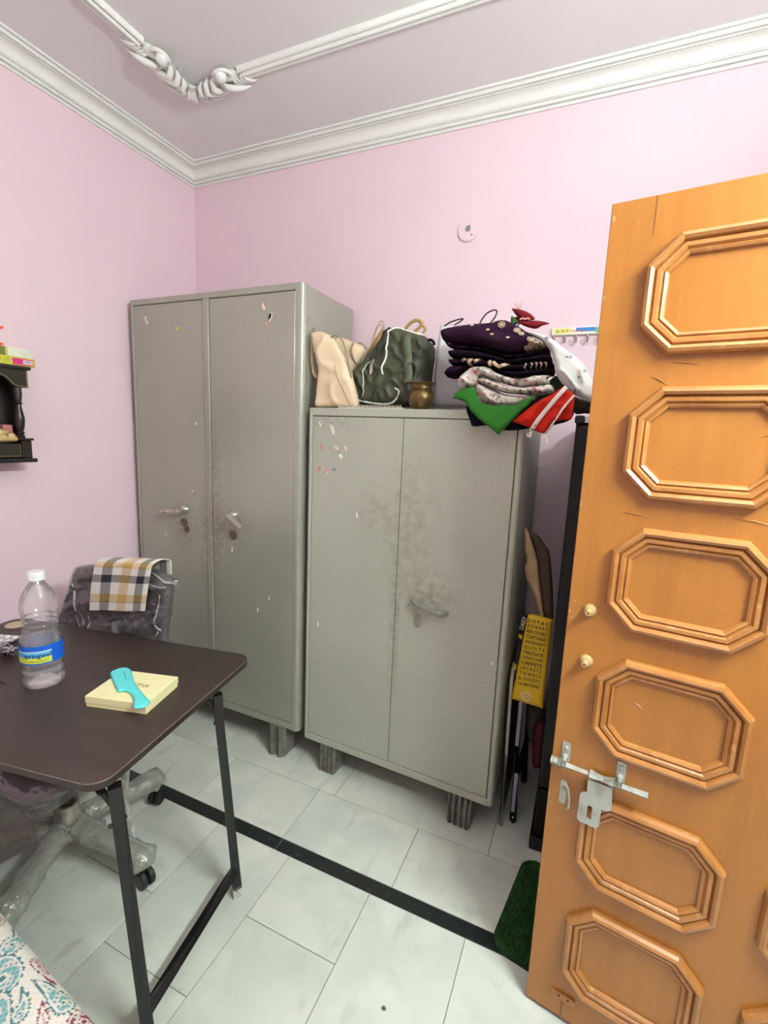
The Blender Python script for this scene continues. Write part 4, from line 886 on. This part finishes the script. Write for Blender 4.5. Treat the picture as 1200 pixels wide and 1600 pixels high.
bm = NB(); zp = surf(pfb, B5([(635,415),(630,470),(622,520)]), y, .006); add_tube(bm, zp, .0028, 8); obj('zip_pull', bm, 'grommet', bp_, world=True, smooth=.8)
for q in ((418,680),(440,692),(418,650),(416,625)):
    bm = NB(); p = surf(pfb, B5([q]), y, .002)[0]; rr = .006 if q[0] > 430 else .003
    add_tube(bm, [p+Vector((rr*math.cos(t), 0, rr*math.sin(t))) for t in np.linspace(0, 2*PI, 13)[:-1]], .0013, 6, closed=True); obj('grommet', bm, 'grommet', bp_, world=True)
cord(None, B5([(1030,230),(1050,222),(1075,240),(1082,268)]), y-.02, .005, 'black_cloth', 'loop', bp_)
cord(None, B5([(835,130),(880,80),(930,55),(970,70),(975,95),(920,150),(905,170)]), y+.05, .0062, 'kraft', 'grab_handle', bp_); cord(None, B5([(965,85),(1000,115),(1005,140),(985,165)]), y+.05, .005, 'kraft', 'grab_handle', bp_)
# white carrier bag
y = -.20; t4 = thing('white_carrier_bag', 'white paper carrier bag with black cord handles behind the clothes', 'bag', (1.60, y, ZT))
A5 = lambda L: zc(470, 460, 2.5, L)
pw = Puff(outl(A5([(545,124),(600,122),(690,128),(760,130),(775,200),(780,445),(515,442),(522,300)]), y), vplane(y), tf=.03, tb=.08, R=.02, h=.012, smooth=False, wr=(.003, 6, 9), folds=[(40, .2, .005, .2)]); obj('bag_body', pw.mesh('bag_body'), 'paper_bag_white', t4, world=True)
cord(None, A5([(560,124),(590,106),(630,95),(628,102),(600,120)]), y-.01, .0028, 'cord_dark', 'handle', t4); cord(None, A5([(697,128),(704,104),(725,76),(752,62),(766,66),(758,90),(740,112),(732,128)]), y-.01, .0028, 'cord_dark', 'handle', t4)
# spiral notebook and brass pot
nb = thing('spiral_notebook', 'white spiral notebook lying under the green backpack', 'notebook', (1.24, -.36, ZT), -.0415)
box_obj('cover', (-.14, .13, -.055, .04, .0, .0012), 'paper_white', nb); box_obj('pages', (-.139, .129, -.052, .039, .0012, .005), 'paper_white', nb)
for k in range(26):
    bm = NB(); x = -.135+.0102*k; add_tube(bm, [(x, -.053+.006*math.cos(t)-.0, .0065+.006*math.sin(t)) for t in np.linspace(0, 2*PI, 11)[:-1]], .0011, 5, closed=True); obj('spiral_ring', bm, 'wire_white', nb)
p = aty(658, 636, -.408); lo_ = thing('brass_pot', 'small tarnished brass water pot at the front edge of the short cupboard', 'pot', (p.x, -.408, ZT))
bm = NB(); add_lathe(bm, [(0,.001),(.026,.0),(.030,.003),(.040,.014),(.0455,.030),(.0455,.044),(.0415,.056),(.037,.062),(.0385,.064),(.036,.067),(.0375,.0695),(.035,.072),(.035,.080),(.041,.086),(.0475,.0885),(.048,.0905),(.044,.0905),(.036,.087),(.031,.080),(.031,.07),(.034,.06),(.038,.045),(.03,.02),(0,.012)], seg=40); obj('pot_body', bm, 'brass_old', lo_, smooth=.9)

# ------------------------------------------------------------------ the heap of clothes
P8 = lambda L: zc(680, 470, 4.8, L)
y = -.37
prp = thing('purple_garment', 'folded dark purple embroidered garment on top of the clothes heap', 'clothes', (1.70, y, 1.68))
def layers(name, parent, m, y, lays, h=.0055, colour=None, **k):
    """a garment folded on itself: each visible fold a soft body of its own"""
    out = []
    for i, (L, tf, tb, R) in enumerate(lays):
        kk = dict(k); kk['rid'] = (k['rid'][0], k['rid'][1], k['rid'][2]+i, k['rid'][3], k['rid'][4])
        out.append(soft(name, P8(L), y, m, None, None, tf, tb, R, h=h, part_of=parent, colour=colour, wr=(.0018, 10, 12+i), **kk)[0])
    return out
pfp = layers('cloth_fold', prp, 'purple_cloth', y, [
    ([(65,255),(100,225),(200,200),(330,185),(430,180),(500,165),(560,165),(640,205),(700,245),(770,300),(840,335),(862,366),(800,378),(700,398),(600,414),(540,410),(470,388),(380,362),(300,352),(200,348),(120,338),(75,310)], .085, .12, .028),
    ([(92,326),(200,350),(300,355),(380,366),(470,392),(540,414),(600,418),(700,402),(800,382),(860,372),(852,402),(780,410),(700,426),(600,446),(540,442),(470,417),(380,390),(300,379),(200,374),(120,356)], .078, .12, .012)], rid=(.016, 8, 3, 80, .45))[0]
def flower(c, s, parent, pf, yy):
    for k in range(5):
        a = 2*PI*k/5+.3; bm = NB(); q = [(c[0]+s*(math.cos(a)*(.9+.55*math.cos(t))-math.sin(a)*.5*math.sin(t)), c[1]+s*.85*(math.sin(a)*(.9+.55*math.cos(t))+math.cos(a)*.5*math.sin(t))) for t in np.linspace(0, 2*PI, 9)[:-1]]
        add_tube(bm, surf(pf, P8(q), yy, .0015), .0021, 5, closed=True); obj('embroidery', bm, 'embroidery', parent, world=True, smooth=3.14)
for c, s in (((465,182),17),((530,222),20),((640,262),17),((672,288),14),((740,330),18),((775,352),15),((735,372),15),((780,385),14),((820,362),13),((705,382),12),((495,175),12)): flower(c, s, prp, pfp, y)
for c in ((312,220),(432,257),(578,317),(462,290),(128,335)):
    bm = NB(); p = surf(pfp, P8([c]), y, .001)[0]; add_ball(bm, p, .0045, (1.4,.5,.7), 8); obj('embroidery', bm, 'lace_beige', prp, world=True)
y = -.36
pp2 = thing('dark_purple_garment', 'dark purple garment with beige trim, second in the clothes heap', 'clothes', (1.70, y, 1.63))
pfq = layers('cloth_fold', pp2, 'dark_purple_cloth', y, [
    ([(130,392),(200,380),(330,392),(470,424),(560,450),(700,434),(850,412),(880,440),(862,472),(700,472),(560,486),(400,456),(240,446),(140,440)], .080, .12, .014),
    ([(125,448),(240,450),(400,460),(560,490),(720,478),(882,474),(893,512),(760,522),(600,534),(440,512),(300,494),(200,490),(140,496)], .074, .12, .014),
    ([(95,545),(140,500),(230,490),(310,498),(240,532),(190,562),(100,577)], .066, .10, .012),
    ([(440,516),(600,538),(760,526),(892,516),(892,548),(840,562),(640,577),(560,570),(470,548)], .070, .10, .012)], rid=(.010, 9, 4, 80, .4))[1]
for L, r_ in (([(245,470),(262,450),(290,447),(300,462),(285,478),(290,497),(330,500)], .006), ([(330,480),(360,455),(400,452),(430,470),(440,500)], .006), ([(440,462),(470,445),(510,447),(550,470),(568,490),(530,505),(500,512),(470,490),(452,470)], .006)): cord(pfq, P8(L), y, r_, 'lace_beige', 'trim', pp2, .002)
for x in (690, 735, 770, 803, 838): cord(pfq, P8([(x-6,485),(x+6,490),(x+8,505),(x-4,518),(x+4,530)]), y, .0028, 'embroidery', 'embroidery', pp2, .001)

def floral(seed, base, cols, dens, bb, smin, smax):
    g = np.random.default_rng(seed); n = dens; cx = g.uniform(bb[0], bb[1], n); cy = g.uniform(bb[2], bb[3], n); s = g.uniform(smin, smax, n); a = g.uniform(0, PI, n); k = g.integers(0, len(cols), n); el = g.uniform(1.2, 3, n)
    CC = [L3(c) for c in cols]
    def f(x, y_):
        o = np.tile(L3(base), (len(x), 1))
        for i in range(n):
            dx, dy = x-cx[i], y_-cy[i]; u = dx*math.cos(a[i])+dy*math.sin(a[i]); v = -dx*math.sin(a[i])+dy*math.cos(a[i])
            w_ = np.clip(1.6-((u/s[i])**2+(v/s[i]*el[i])**2)*1.6, 0, 1)[:, None]; o = o*(1-w_)+CC[k[i]]*w_
        return o
    return f
y = -.405
fl1 = floral(3, (220,214,202), [(200,104,114),(110,120,100),(80,78,70),(214,150,152),(140,142,130),(160,100,96)], 620, (1.50,1.86,1.5,1.74), .0035, .009)
flg = thing('floral_garment', 'crumpled white floral print garment in the middle of the clothes heap', 'clothes', (1.67, y, 1.59))
layers('cloth_fold', flg, 'print', y, [
    ([(180,612),(205,565),(270,512),(330,497),(385,497),(425,515),(400,540),(360,560),(335,600),(342,640),(300,655),(240,652),(190,657)], .052, .05, .018),
    ([(385,499),(440,530),(530,568),(640,585),(760,562),(862,560),(842,592),(862,620),(760,640),(640,650),(540,630),(440,592),(385,572),(352,548)], .046, .05, .014),
    ([(330,592),(380,582),(440,600),(540,638),(640,658),(760,648),(860,628),(892,662),(880,692),(760,712),(640,705),(520,690),(420,652),(345,618)], .054, .05, .013),
    ([(318,645),(345,626),(420,662),(520,700),(640,714),(770,716),(720,752),(650,775),(605,790),(450,789),(350,762),(318,702)], .046, .05, .013)], h=.0042, colour=fl1, rid=(.016, 12, 8, 75, .5))
y = -.475
_, o = soft('black_garment', P8([(235,790),(345,775),(450,798),(612,798),(720,748),(900,720),(1035,740),(1025,880),(900,930),(800,945),(680,962),(580,972),(475,965),(390,935),(285,942),(262,900)]), y, 'black_cloth', 'black garment hanging lowest over the short cupboard edge', 'clothes', .008, .006, .03, h=.012, wr=(.003, 9, 3))
y = -.492
_, o = soft('green_cloth', P8([(130,735),(150,692),(220,655),(296,646),(316,706),(348,768),(450,788),(600,782),(660,742),(752,706),(700,790),(640,845),(560,922),(475,1006),(400,942),(330,890),(270,830),(222,760),(180,742)]), y, 'green_cloth', 'plain green cloth hanging in a point over the cupboard edge', 'cloth', .012, .006, .015, h=.006, smooth=False, wr=(.002, 7, 17), rid=(.010, 6, 5, 50, .5))
y = -.499
rdg = thing('red_garment', 'red garment with white tapes hanging over the cupboard edge', 'clothes', (1.80, y, 1.45))
pfr, _ = soft('cloth_fold', P8([(580,907),(640,852),(730,782),(800,736),(880,702),(960,642),(1030,690),(1050,722),(1022,890),(950,897),(885,915),(830,1002),(765,982),(680,942)]), y, 'red_cloth', None, None, .014, .006, .014, h=.005, part_of=rdg, smooth=False, wr=(.002, 9, 31), folds=[(-40, .06, .006, .4)], rid=(.012, 9, 6, 45, .4))
webbing(pfr, P8([(985,648),(935,705),(880,770),(830,830),(785,885),(745,940),(720,978)]), y, .0125, 'tape_white', 'tape', rdg, .006)
Pt = P8([(722,975),(710,1000),(697,1018)]); bm = NB(); pts = [aty(u, v, y-.012) for u, v in Pt]; add_tube(bm, pts, .007, 8, flat=((0,1,0), .2)); obj('tape_end', bm, 'tape_white', rdg, world=True)
for q in ((775,890),(750,935),(728,965),(700,1000)):
    bm = NB(); p = aty(*P8([q])[0], y-.0185); add_ball(bm, p, .0022, (1,.3,1), 8); obj('print_spot', bm, 'ink_dark', rdg, world=True)
webbing(pfr, P8([(1042,712),(1000,765),(960,815),(925,870),(895,905),(860,955),(832,995)]), y, .006, 'tape_white', 'tape', rdg, .006)
bm = NB(); add_tube(bm, [aty(*q, y-.008) for q in P8([(825,990),(826,1020),(835,1050),(842,1072)])], .0045, 8, flat=((0,1,0), .25)); obj('tape_end', bm, 'tape_white', rdg, world=True)
y = -.40
_, o = soft('olive_cloth', P8([(640,730),(760,690),(855,600),(920,560),(990,640),(1000,740),(900,790),(700,800),(620,790)]), y+.05, 'dark_green_cloth', 'dark green cloth showing between the floral and white garments', 'cloth', .03, .06, .03, h=.012)
wh = floral(11, (226,226,222), [(110,104,124),(150,140,160),(120,110,120)], 90, (1.66,2.06,1.45,1.82), .004, .009)
_, o = soft('white_printed_garment', P8([(665,216),(710,236),(770,245),(840,268),(910,310),(980,365),(1060,425),(1120,490),(1165,570),(1210,660),(1200,770),(1145,752),(1090,732),(1020,692),(960,632),(905,545),(888,460),(872,390),(815,318),(740,272),(690,250)]), y-.02, 'print', 'white garment with small dark print spilling right off the heap', 'clothes', .040, .05, .022, h=.0045, colour=wh, wr=(.002, 9, 41), rid=(.016, 8, 6, -45, 2.4))
y = -.36
_, o = soft('brown_cloth', P8([(1030,720),(1090,735),(1200,770),(1200,842),(1120,845),(1045,842)]), y, 'brown_cloth', 'brown cloth on top of the black cabinet beside the door', 'cloth', .04, .06, .03, h=.012)
# artificial flower
fw = thing('red_flower', 'dark red artificial flower with a green leaf standing in the clothes heap', 'flower', (1.77, -.30, 1.74)); y = -.30
for L, m, nm, hh in (([(575,62),(600,58),(650,68),(715,98),(748,138),(700,148),(640,138),(605,105)], 'flower_red', 'petal', 0), ([(620,158),(690,150),(780,150),(858,170),(805,186),(755,210),(690,197),(645,178)], 'flower_red', 'petal', -.02), ([(570,116),(605,132),(632,158),(605,180),(572,182)], 'flower_leaf', 'leaf', .01), ([(600,120),(660,130),(700,150),(660,175),(615,160)], 'flower_red', 'petal', .012)):
    q = Puff(outl(P8(L), y+hh), vplane(y+hh), tf=.008, tb=.002, R=.012, h=.006, wr=(.002, 20, 3)); obj(nm, q.mesh(nm), m, fw, world=True)
for k in range(9):
    a = random.uniform(.2, 2.9); c0 = aty(*P8([(600+4*k, 70)])[0], y); bm = NB(); add_tube(bm, [c0, c0+Vector((.022*math.cos(a), -.006, .024*math.sin(a)))], [.0012,.0008], 5); obj('stamen', bm, 'stamen', fw, world=True)
for k in range(7):
    c0 = aty(*P8([(640+11*k, 138-3*(k%3))])[0], y-.012); bm = NB(); add_ball(bm, c0, .0035, (1,1,1), 8); obj('stamen', bm, 'stamen', fw, world=True)
bm = NB(); add_tube(bm, [aty(*P8([(640,150)])[0], y+.01), aty(*P8([(600,230)])[0], y+.03), aty(*P8([(560,420)])[0], y+.05)], .003, 7); obj('stem', bm, 'flower_leaf', fw, world=True)

# ------------------------------------------------------------------ things in the gap beside the short cabinet
bc = thing('black_cabinet', 'tall black cabinet mostly hidden behind the open door', 'cabinet', (1.94, -.41, 0))
box_obj('body', (0, .50, .006, .385, .045, 1.495), 'black_gloss', bc, bev=.008, seg=2)
box_obj('cabinet_door', (.003, .497, -.012, .004, .245, 1.482), 'black_gloss', bc, bev=.006, seg=2); box_obj('drawer_front', (.003, .497, -.010, .004, .055, .235), 'black_gloss', bc, bev=.006, seg=2)
bm = NB(); add_box(bm, -.004, .024, -.016, .05, 1.490, 1.514, bev=.004); obj('corner_cap', bm, 'black_plastic', bc); box_obj('top_strip', (.024, .48, -.014, -.002, 1.498, 1.510), 'chrome', bc, bev=.002)
box_obj('plinth', (-.010, .51, -.022, .39, .0, .047), 'black_plastic', bc, bev=.008, seg=2)
bd = thing('leaning_board', 'thin white-edged board standing beside the short cupboard', 'board', (1.815, -.36, 0))
bm = NB()
add_prism(bm, [(-.37,0),(-.06,0),(-.06,.60),(-.10,.625),(-.33,.625),(-.37,.60)], 1.8155, 1.822, Matrix(((0,0,1,0),(1,0,0,0),(0,1,0,0),(0,0,0,1)))); obj('panel', bm, 'black_gloss', bd, world=True)
bm = NB(); add_tube(bm, [(1.824,-.376,.007),(1.820,-.376,.3),(1.815,-.376,.59),(1.815,-.35,.626),(1.816,-.30,.634)], .0062, 8); obj('edge_strip', bm, 'board_edge', bd, world=True, smooth=1)
fs_ = thing('folded_stand', 'black folded stand with lilac strips leaning in the dark gap', 'stand', (1.85, -.33, 0))
bm = NB(); add_tube(bm, [(1.862,-.335,.004),(1.846,-.330,.56)], .013, 4); obj('leg', bm, 'black_plastic', fs_, world=True); bm = NB(); add_tube(bm, [(1.872,-.10,.004),(1.856,-.10,.56)], .013, 4); obj('leg', bm, 'black_plastic', fs_, world=True)
bm = NB(); add_tube(bm, [(1.852,-.33,.50),(1.858,-.10,.50)], .010, 6); obj('cross_piece', bm, 'black_plastic', fs_, world=True)
bm = NB(); add_tube(bm, [(1.862,-.33,.20),(1.868,-.10,.20)], .010, 6); obj('cross_piece', bm, 'black_plastic', fs_, world=True)
for za, zb_ in ((.055, .215), (.325, .505)):
    bm = NB(); f = lambda z: 1.862-.016*z/.56; add_box(bm, f(za)-.0075, f(za)+.0055, -.352, -.3475, za, zb_, bev=.001); obj('lilac_strip', bm, 'lilac', fs_, world=True)
bm = NB(); add_ball(bm, (1.862,-.350,.032), .004, (1,.5,1), 8); obj('bolt', bm, 'chrome', fs_, world=True)
# yellow printed carrier bag with a paper sheet in it
yb_ = thing('yellow_carrier_bag', 'yellow and black printed bag wedged beside the black cabinet', 'bag', (1.87, -.36, .53))
y = -.385
Lp = lambda L: zc(795, 810, 5, L)
P = outl(Lp([(150,752),(340,790),(265,1485),(20,1408)]), y); pfy = Puff(P, vplane(y), tf=.006, tb=.05, R=.012, h=.012, smooth=False, folds=[(5, .11, .003, .2)]); obj('front_panel', pfy.mesh('front_panel'), 'bag_yellow', yb_, world=True)
P = outl(Lp([(112,742),(152,752),(60,1240),(30,1170),(75,930)]), y+.03); pfs = Puff(P, vplane(y+.03), tf=.004, tb=.03, R=.012, h=.012, smooth=False); obj('side_panel', pfs.mesh('side_panel'), 'bag_black', yb_, world=True)
for L in ([(75,900),(108,915),(100,945),(80,935)], [(38,1120),(62,1150),(55,1185),(38,1175)]):
    q = Puff(outl(Lp(L), y+.026), vplane(y+.026), tf=.003, tb=.001, R=.01, h=.01, smooth=False); obj('yellow_flash', q.mesh('yellow_flash'), 'bag_yellow', yb_, world=True)
def bagline(body, a, b, size, m='ink_dark', yy=y-.0125, **k):
    pa, pb = aty(*Lp([a])[0], yy), aty(*Lp([b])[0], yy); ex = (pb-pa); ez = Vector((0,0,1)) - ex.normalized()*ex.normalized().z
    lettering(body, size, axes((pa+pb)/2, ex, ez), m, yb_, extr=.0001, width=ex.length*.96, **k)
lines = ['S O F A S','D O H A R S','BED COVERS','CURTAINS','AND BEDSHEETS','Q U I L T S','TABLE PLACES','CUSHION COVERS','CARPETS','J A C K E T S','T O W E L S','B L A N K E T S','& ALL HOME FURNISHINGS']
ya0, ya1 = 795, 1285
for k, t in enumerate(lines):
    s_ = k/(len(lines)-1); yy0 = ya0+(ya1-ya0)*s_; xl = 150-82*s_; xr_ = 308-66*s_
    bagline(t, (xl, yy0), (xr_, yy0+38), .017 if k not in (4, 7, 12) else .015, bold=True)
bagline('DAISY', (98,870), (128,768), .022, 'ink_white', y+.020)
bm = NB(); c0 = aty(*Lp([(135,1392)])[0], y-.013)
for rr in (.017, .0125): add_tube(bm, [c0+Vector((rr*math.cos(t), 0, rr*math.sin(t))) for t in np.linspace(0, 2*PI, 25)[:-1]], .0009, 5, closed=True)
obj('round_emblem', bm, 'ink_white', yb_, world=True); lettering('ok', .012, axes(c0, (1,0,0), (0,0,1)), 'ink_white', yb_, extr=.0001)
ps_ = thing('brown_paper_sheet', 'stiff brown paper sticking out of the yellow bag', 'paper', (1.86, -.36, .84))
q = Puff(outl(Lp([(125,62),(150,100),(225,320),(240,480),(275,775),(250,770),(200,600),(135,480),(120,380),(135,310),(122,270)]), y+.01), vplane(y+.01), tf=.003, tb=.003, R=.01, h=.01, smooth=False, wr=(.002, 12, 2)); obj('light_face', q.mesh('light_face'), 'paper_tan', ps_, world=True)
q = Puff(outl(Lp([(150,88),(240,140),(310,240),(325,300),(345,560),(347,785),(275,775),(240,480),(225,320)]), y+.014), vplane(y+.014), tf=.003, tb=.003, R=.01, h=.01, smooth=False); obj('dark_face', q.mesh('dark_face'), 'paper_brown', ps_, world=True)
# dim cloth bundle deep in the gap
_, o = soft('cloth_bundle', [(826,1100),(850,1105),(852,1140),(848,1165),(835,1172),(825,1150),(822,1120)], -.16, 'grey_cloth', 'grey cloth bundle in the dark gap under the yellow bag', 'cloth', .03, .05, .03, h=.012, wr=(.004, 12, 3))
_, o = soft('dark_red_cloth', [(834,1135),(852,1128),(848,1190),(842,1200),(832,1195)], -.225, 'dark_red_cloth', 'dark red cloth hanging in the dark gap beside the black cabinet', 'cloth', .015, .02, .02, h=.012)

# ------------------------------------------------------------------ artificial grass mat
mt = thing('grass_mat', 'green artificial grass doormat partly under the open door', 'mat', (1.868, -.822, 0), -.157)
MW, MD = .62, .355; bm = NB(); add_prism(bm, rounded(0, MW, 0, MD, .05, 8), 0.0, .006); obj('backing', bm, 'turf_base', mt)
n = 26000; X = rng.uniform(.004, MW-.004, n); Yb = rng.uniform(.004, MD-.004, n); d, ins = dist_poly(np.stack([X, Yb], 1), np.array(rounded(.004, MW-.004, .004, MD-.004, .046, 8))); X, Yb = X[ins], Yb[ins]; n = len(X)
a = rng.uniform(0, 2*PI, n); l = rng.uniform(.012, .019, n); t = rng.uniform(0, .009, n); ta = rng.uniform(0, 2*PI, n); wd = .0011
co = np.zeros((n, 3, 3)); co[:,0] = np.stack([X-wd*np.cos(a), Yb-wd*np.sin(a), np.full(n, .005)], 1); co[:,1] = np.stack([X+wd*np.cos(a), Yb+wd*np.sin(a), np.full(n, .005)], 1); co[:,2] = np.stack([X+t*np.cos(ta), Yb+t*np.sin(ta), l], 1)
me = bpy.data.meshes.new('grass_pile'); me.from_pydata(co.reshape(-1,3).tolist(), [], [(3*i,3*i+1,3*i+2) for i in range(n)]); obj('grass_pile', me, 'turf', mt, kind='stuff')

# ------------------------------------------------------------------ bed with a paisley spread
BX1, BY1, BZ = 1.345, -1.532, .42
bed = thing('bed', 'bed in the near left corner under the paisley spread', 'bed', (.69, -2.4, 0))
bm = NB(); add_box(bm, .03, BX1-.03, -3.26, BY1-.10, .20, BZ-.012, bev=.03, seg=3); obj('mattress', bm, 'mattress_white', bed, world=True, smooth=.6)
bm = NB(); add_box(bm, .03, BX1-.03, -3.27, BY1-.10, .14, .20, bev=.005); obj('frame', bm, 'bed_wood', bed, world=True)
for x in (.06, BX1-.09):
    for yy in (-3.24, BY1-.16): bm = NB(); add_box(bm, x, x+.05, yy, yy+.05, 0, .14, bev=.004); obj('leg', bm, 'bed_wood', bed, world=True)
def paisley(x, y_, path, r0, kind):
    """signed field: union of shrinking discs along a curled path"""
    d = np.full(x.shape, 9.0); m = len(path)
    P = np.array(path)
    pts = [P[0]*(1-t)**3+3*P[1]*t*(1-t)**2+3*P[2]*t*t*(1-t)+P[3]*t**3 for t in np.linspace(0, 1, 26)]
    for i, q in enumerate(pts): d = np.minimum(d, np.hypot(x-q[0], y_-q[1]) - r0*(1-i/26)**.8)
    return d, np.array(pts)
BK = -.117
def B(u, v): p = atz(u, v, BZ); return (p.x, p.y - BK*(p.x-.95))
def spread():
    xs = np.concatenate([np.linspace(.02, .86, 18)[:-1], np.arange(.86, BX1+.12, .0021), np.linspace(BX1+.125, BX1+.30, 8)])
    ys = np.concatenate([np.linspace(-3.28, -1.80, 24)[:-1], np.arange(-1.80, BY1+.10, .0021), np.linspace(BY1+.105, BY1+.25, 8)])
    U, V = np.meshgrid(xs, ys, indexing='ij')
    def drape(s, e):                      # flat until e - r, quarter round, then down
        r_ = .035; s0 = e - r_; q = s - s0; ang = np.clip(q/r_, 0, PI/2); dn = np.maximum(0, q - r_*PI/2)
        pos = np.where(q < 0, s, s0 + r_*np.sin(ang)); drop = np.where(q < 0, 0, r_*(1-np.cos(ang)) + dn); return pos, drop
    X, dx = drape(U, BX1); Y, dy = drape(V, BY1); Y = Y + BK*np.clip(X-.95, -.25, 9)*np.clip((Y+2.2)/.65, 0, 1)
    nz = Fnoise(5, 4); Z = BZ + .004 - np.maximum(dx, dy) - .25*np.minimum(dx, dy) + .0025*nz(U, V)
    Z = np.maximum(Z, .12)
    base = L3((222, 216, 206)); col = np.tile(base, U.shape + (1,)); wv = (.95+.05*np.sin(U*2600)*np.sin(V*2600))[..., None]
    TEAL, DT, MAR, PK = L3((128,176,176)), L3((66,116,122)), L3((132,50,72)), L3((196,140,150))
    mot = [(( 18,1478),(30,1468),(38,1455),(24,1440),.034,TEAL,DT), ((2,1535),(8,1520),(14,1505),(-6,1500),.052,TEAL,DT), ((60,1498),(66,1512),(76,1520),(94,1534),.020,PK,MAR), ((102,1568),(82,1560),(78,1540),(46,1533),.030,TEAL,DT),
           ((28,1592),(36,1580),(40,1566),(33,1548),.022,TEAL,DT), ((66,1600),(66,1592),(65,1580),(63,1570),.016,PK,MAR), ((132,1594),(140,1592),(146,1598),(150,1606),.044,MAR,MAR), ((-4,1440),(2,1436),(6,1432),(9,1428),.022,MAR,MAR), ((-20,1590),(-10,1600),(0,1610),(10,1620),.05,TEAL,DT)]
    g = np.random.default_rng(2); extra = []
    for k in range(34):
        x0, y0 = g.uniform(.1, 1.5), g.uniform(-2.1, -1.60); extra.append((x0, y0, g.uniform(0, 2*PI), g.uniform(.016, .03), k % 3))
    allm = []
    for (p0, p1, p2, p3, r_, c1, c2) in mot: allm.append(([B(*p0), B(*p1), B(*p2), B(*p3)], r_*.66, c1, c2))
    used = np.array([m_[0][0] for m_ in allm])
    for (x0, y0, a, r_, k) in extra:
        if np.hypot(used[:,0]-x0, used[:,1]-y0).min() < .15: continue
        used = np.vstack([used, (x0, y0)]); d = np.array((math.cos(a), math.sin(a))); e = np.array((-d[1], d[0])); p = np.array((x0, y0))
        allm.append(([p, p+d*.05, p+d*.09+e*.02, p+d*.11+e*.06], r_, (TEAL, PK, TEAL)[k], (DT, MAR, DT)[k]))
    for (path, r_, c1, c2) in allm:
        d, pts = paisley(U, V, path, r_, 0); c0 = pts[1]
        an = np.arctan2(V-c0[1], U-c0[0]); rad = np.hypot(U-c0[0], V-c0[1])
        scal = d + .0022*np.sin(an*16); ins = scal < 0
        n1 = (d < -.0030) & (d > -.0065); dots = (np.sin(U*520)*np.sin(V*520) > .35)
        sw = np.sin(an*2 + rad*260) > .1
        c = np.where(n1[..., None], base*1.0, np.where((d <= -.0065)[..., None], np.where(sw[..., None], c1, base*.9), c2))
        c = np.where(((d <= -.0065) & dots)[..., None], c2*.6+c1*.4, c)
        c = np.where((rad < r_*.28)[..., None], base, c); c = np.where((rad < r_*.16)[..., None], c2, c)
        col = np.where(ins[..., None], c, col)
    return grid_mesh('bedspread', X, Y, Z, col*wv)
me = spread(); o = obj('bedspread', me, 'print', world=True); tag(o, 'white bedspread with teal and maroon paisley print', 'bedspread')

# ------------------------------------------------------------------ tube light above the doorway, right wall
tl = thing('tube_light', 'white batten tube light on the right wall above the door', 'light', (RW, -1.52, 2.10))
bm = NB(); add_box(bm, RW-.028, RW-.0005, -1.85, -1.19, 2.105, 2.155, bev=.004); obj('batten', bm, 'fixture_white', tl, world=True)
bm = NB(); add_tube(bm, [(RW-.048, -1.82, 2.13), (RW-.048, -1.22, 2.13)], .019, 16); obj('tube', bm, 'tube_glow', tl, world=True, smooth=1)
for yy in (-1.84, -1.20): bm = NB(); add_box(bm, RW-.07, RW-.02, yy-.012, yy+.012, 2.105, 2.155, bev=.004); obj('end_cap', bm, 'fixture_white', tl, world=True)

# crumb on the floor
bm = NB(); p = atz(600, 1577, 0); add_ball(bm, (p.x, p.y, .004), .005, (1.2,.8,.8), 8); o = obj('floor_crumb', bm, 'crumb', world=True, smooth=1); tag(o, 'tiny brown crumb on the near floor tiles', 'crumb')
